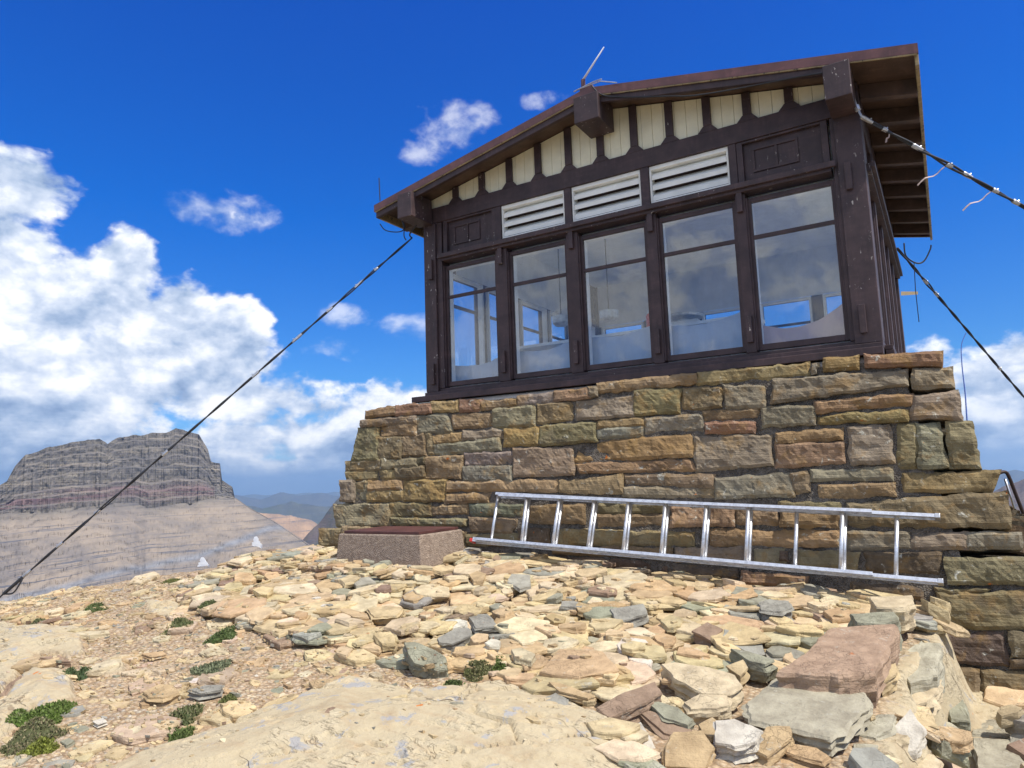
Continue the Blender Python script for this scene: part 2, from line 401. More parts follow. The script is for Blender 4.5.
# ------------------------------------------------------------------ terrain functions
EDGE_P = np.array([-1.0, -.55]); EDGE_N = np.array([-.692, .722])
def softplus(x, k): return np.logaddexp(0, x/k)*k
def step_line(x, y):     # >0 on the lower, right hand side of the broken edge
    return x-(4.47+.09*(y+.45)+.05*np.sin(y*5.1)+.02*np.sin(y*17))
def G0(x, y):
    x = np.asarray(x, float); y = np.asarray(y, float)
    yy = np.minimum(y, .2)
    z = -1.50-.07*softplus(x-.7, .15)+.0*x+.15*(yy+.4)
    s = (x-EDGE_P[0])*EDGE_N[0]+(y-EDGE_P[1])*EDGE_N[1]
    z = z-.75*softplus(s-.02, .10)
    t = np.clip(step_line(x, y)/.16, 0, 1); t = t*t*(3-2*t)
    z = z-t*.42*np.clip((y+4.6)/1.3, 0, 1)
    z = z-.035*np.clip((x+1.2)/.8, 0, 1)*np.clip((y+2.6)/.6, 0, 1)-.45*softplus(x-6.2, .4)-.5*softplus(y-3.5, .6)*np.clip((x+2)/3, 0.3, 1)
    z = z-.25*softplus(-y-8, .5)
    return z
def ground_pt(u, v, dz=0.):
    d = ray(u, v); t = 2.0
    f = lambda t: (CP[2]+t*d[2])-(G0(CP[0]+t*d[0], CP[1]+t*d[1])+dz)
    lo = 1.2; hi = None; tt = 1.2
    while tt < 14:
        if f(tt) < 0: hi = tt; break
        lo = tt; tt += .1
    if hi is None: hi = lo = 9.
    for _ in range(30):
        m = (lo+hi)/2
        if f(m) < 0: hi = m
        else: lo = m
    return CP+d*hi
def inpoly(px, py, poly):
    px = np.asarray(px); c = np.zeros(px.shape, bool); n = len(poly)
    for i in range(n):
        x1, y1 = poly[i][:2]; x2, y2 = poly[(i+1) % n][:2]
        if y1 == y2: continue
        k = ((y1 > py) != (y2 > py)) & (px < (x2-x1)*(py-y1)/(y2-y1)+x1); c ^= k
    return c
def polydist(px, py, poly):
    d = np.full(px.shape, 1e9); n = len(poly)
    for i in range(n):
        a = np.array(poly[i][:2]); b_ = np.array(poly[(i+1) % n][:2]); ab = b_-a
        t = np.clip(((px-a[0])*ab[0]+(py-a[1])*ab[1])/(ab@ab), 0, 1)
        d = np.minimum(d, np.hypot(px-a[0]-t*ab[0], py-a[1]-t*ab[1]))
    return d
def Z(s, ox, oy, L): return [(ox+a/s, oy+c/s) for a, c in L]
Z3 = lambda L: Z(3.69, 0, 560, L)
BED = [
 ([(90,790),(140,762),(215,735),(292,700),(352,680),(400,690),(440,690),(500,685),(560,700),(600,722),(640,745),(668,775),(680,860),(300,900),(80,860)], .10),
 (Z3([(-90,240),(0,235),(90,252),(170,248),(300,255),(332,352),(240,372),(140,362),(118,405),(90,400),(82,428),(0,520),(-90,560)]), .075),
 (Z3([(-90,560),(0,545),(85,440),(130,415),(250,425),(300,520),(215,560),(110,590),(60,640),(0,690),(-90,720)]), .10),
 (Z3([(330,400),(420,350),(475,365),(470,420),(380,440)]), .03),
 (Z3([(520,150),(640,150),(720,190),(690,215),(560,205)]), .03),
 ([(200,768),(145,800),(100,830)], 0.),
]
BEDW = [([tuple(ground_pt(u, v)[:2]) for u, v in poly], h) for poly, h in BED[:-1]]
GX0, GX1, GY0, GY1, GS = -4.6, 7.4, -7.2, .9, .02
def bed_mask(x, y):
    m = np.zeros(x.shape); hh = np.zeros(x.shape)
    jx = x+.05*fbm(np.column_stack([x*5, y*5, 0*x]), 3, 5); jy = y+.05*fbm(np.column_stack([x*5, y*5, 0*x+9]), 3, 6)
    for poly, h in BEDW:
        ins = inpoly(jx, jy, poly); d = polydist(jx, jy, poly)
        k = np.where(ins, np.clip(d/.035, 0, 1), 0)
        dome = np.where(ins, np.clip(d/.45, 0, 1), 0)
        m = np.maximum(m, k); hh = np.maximum(hh, k*h*.45+dome*h*.75)
    return m, hh
nx = int((GX1-GX0)/GS)+1; ny = int((GY1-GY0)/GS)+1
gx, gy = np.meshgrid(np.linspace(GX0, GX1, nx), np.linspace(GY0, GY1, ny), indexing='ij')
X = gx.ravel(); Y = gy.ravel()
bm_, bh_ = bed_mask(X, Y)
bm_ = np.maximum(bm_, np.clip((step_line(X, Y)+.12)/.1, 0, 1)*(X < 6)*(Y > -4.6))
P2 = np.column_stack([X, Y, 0*X])
loose = fbm(P2*1.3, 3, 1)*.06+fbm(P2*6, 4, 2)*.035+fbm(P2*30, 2, 3)*.012
c_, s_ = math.cos(.62), math.sin(.62)     # bedding planes run obliquely over the outcrop
Q = np.column_stack([(X*c_+Y*s_)*1.1, (-X*s_+Y*c_)*5.5, 0*X])
crk = np.abs(fbm(Q*1.1, 4, 11)); crk2 = np.abs(fbm(P2*2.1, 3, 19))
terr = fbm(Q*.35, 4, 12)*.10; tq = np.round(terr/.020)*.020
rockh = .45*tq+.55*terr+fbm(P2*10, 4, 14)*.008-.024*np.exp(-(crk/.009)**2)-.03*np.exp(-(crk2/.006)**2)+np.abs(fbm(P2*16, 3, 23))*.012
ZG = G0(X, Y)+loose*(1-bm_)*.7+bh_+rockh*bm_
far_ = np.clip(np.minimum.reduce([X-GX0, GX1-X, Y-GY0, GY1-Y])/.4, 0, 1)
ZG = ZG-(1-far_)*.0
HG = ZG.reshape(nx, ny)
def HS(x, y, A=None):
    A = HG if A is None else A
    i = np.clip((np.asarray(x)-GX0)/GS, 0, nx-1.001); j = np.clip((np.asarray(y)-GY0)/GS, 0, ny-1.001)
    i0 = i.astype(int); j0 = j.astype(int); a = i-i0; c = j-j0
    return A[i0, j0]*(1-a)*(1-c)+A[i0+1, j0]*a*(1-c)+A[i0, j0+1]*(1-a)*c+A[i0+1, j0+1]*a*c

def mk_ground():
    m, b, p = mat('gravel_and_bedrock', .93, spec=.2); w = wco(b)
    rk = attr(b, 'bed').outputs['Fac']
    def chips(sc, seed):
        v = b.n('ShaderNodeTexVoronoi'); v.inputs['Scale'].default_value = sc; v.feature = 'F1'
        b.l(b.vm('ADD', b.vm('MULTIPLY', w, (1, 1.25, 1)), (seed, 0, 0)), v.inputs['Vector']); return v
    v1 = chips(34, 0); v2 = chips(85, 3)
    s1 = b.n('ShaderNodeSeparateColor'); b.l(v1.outputs['Color'], s1.inputs[0])
    s2 = b.n('ShaderNodeSeparateColor'); b.l(v2.outputs['Color'], s2.inputs[0])
    pal = [(0., (.32, .23, .15)), (.2, (.44, .33, .21)), (.45, (.54, .42, .27)), (.62, (.42, .28, .17)), (.74, (.60, .51, .36)), (.88, (.33, .30, .25)), (1., (.56, .50, .40))]
    g = b.mix(.5, b.ramp(s1.outputs[0], pal), b.ramp(s2.outputs[0], pal))
    g = b.mix(b.smooth(v1.outputs['Distance'], .25, .75), g, b.mix(1., g, (.62, .56, .5), 'MULTIPLY'))
    n0 = b.noise(w, 1.7, 4, .6)
    g = b.mix(b.smooth(n0, .35, .7), g, b.mix(.35, g, (.46, .33, .21)))
    # bedrock
    wr = b.vm('ADD', b.vm('MULTIPLY', w, (1, 1, 1)), (3, 5, 0))
    n1 = b.noise(wr, 5, 7, .65, .3); n2 = b.noise(wr, 40, 5, .7); n3 = b.noise(wr, 9, 5, .7)
    mp = b.n('ShaderNodeMapping'); mp.inputs['Rotation'].default_value = (0, 0, -.62); mp.inputs['Scale'].default_value = (1.2, 6, 1); b.l(w, mp.inputs[0])
    ns = b.noise(mp.outputs[0], 3.5, 6, .65)
    r = b.ramp(n1, [(.28, (.38, .29, .18)), (.45, (.46, .38, .245)), (.6, (.51, .43, .285)), (.78, (.43, .345, .22))])
    r = b.mix(b.m('MULTIPLY', b.smooth(ns, .5, .68), .5), r, (.42, .31, .19))
    r = b.mix(b.m('MULTIPLY', b.smooth(n2, .55, .7), .35), r, (.30, .22, .13))
    r = b.mix(b.m('MULTIPLY', b.smooth(b.noise(wr, 6.3, 5, .7, .5), .57, .64), .75), r, (.31, .32, .34))
    r = b.mix(b.m('MULTIPLY', b.smooth(b.noise(wr, 7.7, 3, .6), .73, .76), .9), r, (.55, .17, .03))
    ck = b.noise(mp.outputs[0], 1.9, 5, .7, .6); ckl = b.smooth(b.m('ABSOLUTE', b.m('SUBTRACT', ck, .5)), .0, .012)
    ckm = b.smooth(n1, .5, .62); r = b.mix(b.m('MULTIPLY', b.m('MULTIPLY', b.m('SUBTRACT', 1., ckl), .6), ckm), r, (.24, .17, .10))
    vc = b.n('ShaderNodeTexVoronoi'); vc.feature = 'DISTANCE_TO_EDGE'; vc.inputs['Scale'].default_value = 1.3
    b.l(b.vm('ADD', b.vm('MULTIPLY', mp.outputs[0], (1.0, .42, 1)), b.vm('MULTIPLY', dnz(b, b.vm('MULTIPLY', w, (.35, .35, .35))), (1.1, 1.1, 0))), vc.inputs['Vector'])
    cl2 = b.m('MULTIPLY', b.m('SUBTRACT', 1., b.smooth(vc.outputs['Distance'], .002, .018)), b.smooth(b.noise(w, 1.9, 3, .6), .52, .64))
    r = b.mix(b.m('MULTIPLY', cl2, .6), r, (.17, .115, .07))
    b.l(b.mix(rk, g, r), p.inputs['Base Color'])
    hg = b.m('ADD', b.m('MULTIPLY', s1.outputs[1], .8), b.m('SUBTRACT', b.m('MULTIPLY', s2.outputs[1], .35), b.m('MULTIPLY', v1.outputs['Distance'], .7)))
    hr = b.m('ADD', b.m('ADD', b.m('MULTIPLY', cl2, -.5), b.m('ADD', b.m('ADD', b.m('MULTIPLY', b.noise(w, 150, 4, .7), .22), b.m('MULTIPLY', n2, .4)), b.m('MULTIPLY', ns, .35))), b.m('MULTIPLY', b.m('MULTIPLY', ckl, ckm), .3))
    mx = b.n('ShaderNodeMix', data_type='FLOAT'); b.l(rk, mx.inputs[0]); b.l(hg, mx.inputs[2]); b.l(hr, mx.inputs[3])
    bump(b, p, mx.outputs[0], .9, .02)
    return m
M_ground = mk_ground()
grid_obj('ground', np.column_stack([X, Y, ZG]), nx, ny, M_ground, attrs={'bed': bm_}, smooth=False)['kind'] = 'structure'

# ------------------------------------------------------------------ far terrain
def mk_mtn(name, cliffs=True, base=(.30, .25, .20), green=0.):
    m, b, p = mat(name, .95, spec=.1); w = wco(b)
    cl = attr(b, 'cliff').outputs['Fac']; zz = attr(b, 'strata').outputs['Fac']
    cb = b.n('ShaderNodeCombineXYZ'); b.l(b.m('MULTIPLY', zz, .035), cb.inputs[2])
    wn = b.vm('MULTIPLY', w, (.0012, .0012, .0)); 
    st = b.noise(b.vm('ADD', cb.outputs[0], wn), 1., 6, .7)
    st2 = b.noise(b.vm('ADD', b.vm('MULTIPLY', cb.outputs[0], (1, 1, 4.5)), wn), 1., 4, .7)
    nb = b.noise(w, .006, 6, .65)
    nf = b.noise(b.vm('MULTIPLY', w, (.6, .6, 1.6)), .02, 6, .72)
    t = b.mix(b.smooth(nb, .35, .65), b.mix(1., base, (.72, .74, .80), 'MULTIPLY'), b.mix(1., base, (1.15, 1.1, 1.03), 'MULTIPLY'))
    t = b.mix(b.m('MULTIPLY', b.m('MULTIPLY', b.smooth(st2, .55, .62), b.smooth(b.noise(w, .012, 5, .7), .38, .52)), .85), t, (.09, .095, .115))
    if cliffs:
        t = b.mix(b.m('MULTIPLY', attr(b, 'band').outputs['Fac'], .8), t, b.mix(b.smooth(nf, .35, .65), (.10, .115, .14), (.26, .27, .29)))
    c = b.ramp(st, [(.3, (.125, .112, .10)), (.42, (.21, .185, .15)), (.5, (.15, .135, .12)), (.58, (.24, .21, .17)), (.7, (.16, .135, .12))])
    c = b.mix(b.m('MULTIPLY', b.smooth(st2, .52, .6), .6), c, (.09, .09, .095)); c = b.mix(b.smooth(nf, .4, .62), b.mix(1., c, (.84, .84, .88), 'MULTIPLY'), b.mix(1., c, (1.1, 1.08, 1.04), 'MULTIPLY'))
    c = b.mix(b.m('MULTIPLY', attr(b, 'red').outputs['Fac'], b.smooth(st2, .42, .55)), c, (.19, .12, .115))
    col = b.mix(cl, t, c)
    if green: col = b.mix(b.m('MULTIPLY', b.smooth(b.noise(w, .003, 6, .7), .45, .6), green), col, (.05, .075, .035))
    b.l(col, p.inputs['Base Color'])
    nt_ = b.noise(b.vm('MULTIPLY', w, (1, 1, 1)), .02, 6, .7)
    bump(b, p, b.m('ADD', b.m('MULTIPLY', b.m('MULTIPLY', nf, .8), cl), b.m('ADD', b.m('MULTIPLY', st2, .5), nt_)), 1., 9.)
    return m
def interp(u, pts): return np.interp(u, [p[0] for p in pts], [p[1] for p in pts])
def pxdirs(u, v):
    d = F_[None]+R_[None]*((u-512)/FPX)[:, None]-U_[None]*((v-384)/FPX)[:, None]
    h = np.hypot(d[:, 0], d[:, 1]); return d[:, 0]/h, d[:, 1]/h, d[:, 2]/h
TOP = [(-260,600),(-150,545),(-60,512),(-20,494),(0,485),(7,481),(15,466),(25,455),(50,446.5),(80,440.5),(100,439),(108,444.5),(116,437),(140,435),(166,432),(176,427.5),(186,430.5),(199,435),(208,450),(211,461),(220,463),(222,480),(232.5,487),(235,499),(250,508),(275,522),(300,539),(330,560),(380,600)]
BAS = [(-260,620),(-150,560),(0,514),(60,509),(100,506),(130,502),(150,508),(190,503),(222,497),(236,499),(250,509),(275,523),(300,540),(330,562),(380,602)]
nu, nv = 900, 330
uu = np.linspace(-240, 370, nu)
jag = fbm(np.column_stack([uu/9., 0*uu, 0*uu]), 4, 31)*4*np.clip((uu-15)/15, 0, 1)*np.clip((232-uu)/25, 0, 1)
vt = interp(uu, TOP)+jag; vb = interp(uu, BAS)+fbm(np.column_stack([uu/14., 0*uu, 0*uu]), 3, 33)*5*np.clip((232-uu)/40, 0, 1); vt = np.minimum(vt, vb-.8)
hx, hy, kt = pxdirs(uu, vt); _, _, kb = pxdirs(uu, vb)
RM = 3000+interp(uu, [(-240,-900),(0,-420),(60,-250),(130,-60),(180,0),(236,60),(370,-250)])
CF = 215*np.clip((vb-vt-1)/22, .02, 1)
flute = fbm(np.column_stack([uu/6., 0*uu, 0*uu]), 5, 41, .6)
ss = np.linspace(0, 1, nv)
Vs = np.zeros((nu, nv, 3)); cliff = np.zeros((nu, nv)); redm = np.zeros((nu, nv)); stra = np.zeros((nu, nv)); bandm = np.zeros((nu, nv))
for j, s in enumerate(ss):
    q = np.column_stack([uu/22., np.full(nu, s*9), 0*uu])
    if s < .62:                       # talus
        t = 1-s/.62; dr = -t*1700; zc = CP[2]+kb*RM
        z = zc-(t*1700)*(.47+.06*t)
        q2 = np.column_stack([uu/26., np.full(nu, t*9), 0*uu]); z = z+fbm(q2, 6, 51, .55)*70*min(1, t*5)*(1-.3*t)
        st_ = 22.; zn = z+fbm(np.column_stack([uu/30., np.full(nu, t*5), 0*uu]), 4, 53)*70; zq = np.round(zn/st_)*st_; z = z+(zq-zn)*.25
        r = RM+dr; cl = np.clip(1-t*22, 0, 1)*np.ones(nu)
    elif s < .92:                     # cliff
        t = (s-.62)/.30; zb = CP[2]+kb*RM; zt = CP[2]+kt*(RM+CF)
        z = zb+(zt-zb)*t
        ledge = 1.6*np.clip(t-.28, 0, .1)/.1*.5
        stp = sum(w_*np.clip((t-p_)/.02+fbm(np.column_stack([uu/18., np.full(nu, p_*9), 0*uu]), 2, 91)*.8, 0, 1) for p_, w_ in ((.08, .10), (.20, .10), (.30, .34), (.50, .14), (.63, .09), (.78, .13), (.9, .08)))
        r = RM+CF*.79*(.22*t+stp)+flute*70*(1-t*.3)*np.clip((vb-vt)/25, 0, 1)+fbm(np.column_stack([uu/3., np.full(nu, t*14), 0*uu]), 3, 61)*16*CF/215
        cl = np.ones(nu)
    else:
        t = (s-.92)/.08; r = RM+CF+t*1500; z = CP[2]+kt*(RM+CF)-2*t-t*t*900+fbm(q, 3, 71)*8*t; cl = np.ones(nu)*.6
    Vs[:, j, 0] = CP[0]+hx*r; Vs[:, j, 1] = CP[1]+hy*r; Vs[:, j, 2] = z
    cliff[:, j] = cl*np.clip((vb-vt)/6, 0, 1)
    stra[:, j] = z+fbm(np.column_stack([uu/60., 0*uu, 0*uu]), 2, 77)*8
    vv = 384-FPX*((Vs[:, j]-CP)@U_)/((Vs[:, j]-CP)@F_)
    rel = (vb-vv)/np.maximum(vb-vt, 4)
    redm[:, j] = np.exp(-((rel-.18)/.10)**2)*(uu < 215)
    lb = interp(uu, [(-240,690),(0,604),(60,590),(130,571),(200,556),(240,540),(262,530),(290,526),(370,520)])+fbm(np.column_stack([uu/25., 0*uu, 0*uu]), 3, 79)*6
    bandm[:, j] = np.exp(-((vv-lb)/3.6)**2)
    Vs[:, j, 2] += 0
M_mtn = mk_mtn('mountain_rock', base=(.27, .228, .185))
mo = grid_obj('mountain', Vs.reshape(-1, 3), nu, nv, M_mtn, attrs={'cliff': cliff.ravel(), 'red': redm.ravel(), 'strata': stra.ravel(), 'band': bandm.ravel()}, smooth=False)
mo['kind'] = 'structure'
mtn_bvh = BVHTree.FromPolygons([tuple(v) for v in Vs.reshape(-1, 3)], [tuple(int(k) for k in f) for f in grid_faces(nu, nv)])

def ridge(name, dist, pts, depth, base, seed, green=0., rough=1.):
    n1, n2 = 500, 60; u = np.linspace(pts[0][0], pts[-1][0], n1); v = interp(u, pts)
    v = v+fbm(np.column_stack([u/14., 0*u, 0*u]), 5, seed)*5*rough
    hx, hy, k = pxdirs(u, v); V = np.zeros((n1, n2, 3))
    for j in range(n2):
        t = j/(n2-1)*2-1
        rr = dist+t*depth; top = CP[2]+k*dist
        q = np.column_stack([u/20., np.full(n1, t*5), 0*u])
        z = top-(abs(t)**.9)*depth*.42+fbm(q, 5, seed+1)*depth*.16*min(1, abs(t)*3)
        V[:, j] = np.column_stack([CP[0]+hx*rr, CP[1]+hy*rr, z])
    m = mk_mtn(name+'_rock', False, base, green)
    zz = V[:, :, 2].ravel()
    o = grid_obj(name, V.reshape(-1, 3), n1, n2, m, attrs={'cliff': 0*zz, 'red': 0*zz, 'strata': zz*.3, 'band': 0*zz}, smooth=True); o['kind'] = 'structure'
    return o
ridge('hills', 5200, [(215,500),(240,509),(262,513),(290,515),(312,519),(340,535),(380,560)], 900, (.36, .25, .17), 101)
ridge('hills', 4300, [(280,562),(300,541),(318,520),(332,503),(345,489),(380,474),(450,480),(700,500),(940,510),(975,500),(1005,482),(1024,475),(1080,462)], 1500, (.17, .13, .115), 111, .5)
ridge('hills', 12000, [(190,505),(235,502),(262,506),(290,501),(320,506),(350,504),(400,510),(700,505),(960,500),(1024,492),(1100,488)], 2600, (.09, .09, .075), 121, .6)
ridge('hills', 21000, [(-300,500),(-60,503),(205,499),(235,494),(262,497),(280,491),(300,493),(320,492),(345,496),(500,492),(700,488),(960,474),(1000,471),(1015,469),(1040,474),(1200,466)], 4500, (.09, .085, .085), 131, .2)
ridge('hills', 30000, [(-700,520),(-400,516),(100,498),(400,488),(800,477),(1100,468),(1500,455)], 7000, (.1, .1, .1), 141, .2)

# the big sheet: slopes off the summit into the valleys and on to the horizon
nr, na = 150, 240
rr = np.concatenate([np.linspace(5, 12, 15), np.geomspace(13, 60000, nr-15)]); aa = np.linspace(0, 2*math.pi, na)
r_, a_ = np.meshgrid(rr, aa, indexing='ij'); cx, cy = 1.5, -3.
XX = cx+r_*np.cos(a_); YY = cy+r_*np.sin(a_)
ZZ = -2.8-.62*softplus(r_-9, 2.)*np.clip(1-r_/2400, .0, 1)
ZZ = np.where(r_ > 1100, -380-520*np.clip((r_-1100)/3500, 0, 1)+fbm(np.column_stack([XX.ravel()/1500, YY.ravel()/1500, 0*XX.ravel()]), 4, 201).reshape(XX.shape)*200, ZZ)
ZZ = ZZ+fbm(np.column_stack([XX.ravel()/30, YY.ravel()/30, 0*XX.ravel()]), 3, 203).reshape(XX.shape)*np.clip((r_-12)*.15, 0, 12)
ZZ[:15] = -3.6-(rr[:15, None]-5)*.16
M_valley = mk_mtn('valley_floor', False, (.26, .22, .17), .7)
vo = grid_obj('ground', np.column_stack([XX.ravel(), YY.ravel(), ZZ.ravel()]), nr, na, M_valley, attrs={k: 0*XX.ravel() for k in ('cliff', 'red', 'strata', 'band')})
vo['kind'] = 'structure'

HAZE = 4.2e-5
hm = bpy.data.materials.new('haze'); hm.use_nodes = True; hm.node_tree.nodes.clear(); b = NB(hm.node_tree)
pv = b.n('ShaderNodeVolumePrincipled'); pv.inputs['Color'].default_value = (.45, .70, 1., 1); pv.inputs['Density'].default_value = HAZE; pv.inputs['Anisotropy'].default_value = .2
o = b.n('ShaderNodeOutputMaterial'); b.l(pv.outputs[0], o.inputs['Volume'])
hz = MB().box(-66000, 66000, -66000, 66000, -1600, 620).build('haze', hm); hz['kind'] = 'stuff'; hz['label'] = 'thin blue haze filling the air between the summit and the far hills'
hz.display_type = 'WIRE'

# snow patches on the mountainside
def snow(u, v, du, dv, label):
    d = ray(u, v); L = np.linalg.norm(d); hit = mtn_bvh.ray_cast(Vector(CP), Vector(d/L))
    if hit[0] is None: return
    P = np.array(hit[0]); dist = hit[3]; k = dist/FPX; nrm = np.array(hit[1]); nrm *= np.sign(-(nrm@d))
    m = MB()
    for (ox, oy, ra, rb) in [(0, .5, .40, .38), (.1, .05, .75, .38), (-.35, -.25, .45, .35), (.3, -.4, .5, .4)]:
        c = P+R_*ox*du*k+U_*oy*dv*k; V = []; n = 14
        V.append(c+nrm*1.6*k)
        for i in range(n):
            th = 2*math.pi*i/n; w = 1+.22*math.sin(3.1*i+ox*9)
            V.append(c+R_*math.cos(th)*ra*du*k*w+U_*math.sin(th)*rb*dv*k*w+nrm*1.2*k)
        for i in range(n): V.append(V[1+i]-nrm*3*k)
        m.add(V, [(0, 1+i, 1+(i+1) % n) for i in range(n)]+[(1+i, 1+n+i, 1+n+(i+1) % n, 1+(i+1) % n) for i in range(n)], (.9, .9, .9))
    tag(m.build('snow_patch', M_snow, smooth=False), label, 'snow patch', 'white snow patches on the mountainside')
snow(203, 566, 6, 8, 'smaller white snow patch on the mountainside, to the left, just above the rocky skyline')
snow(256, 546, 6, 9, 'larger white snow patch on the mountainside nearer the concrete box')

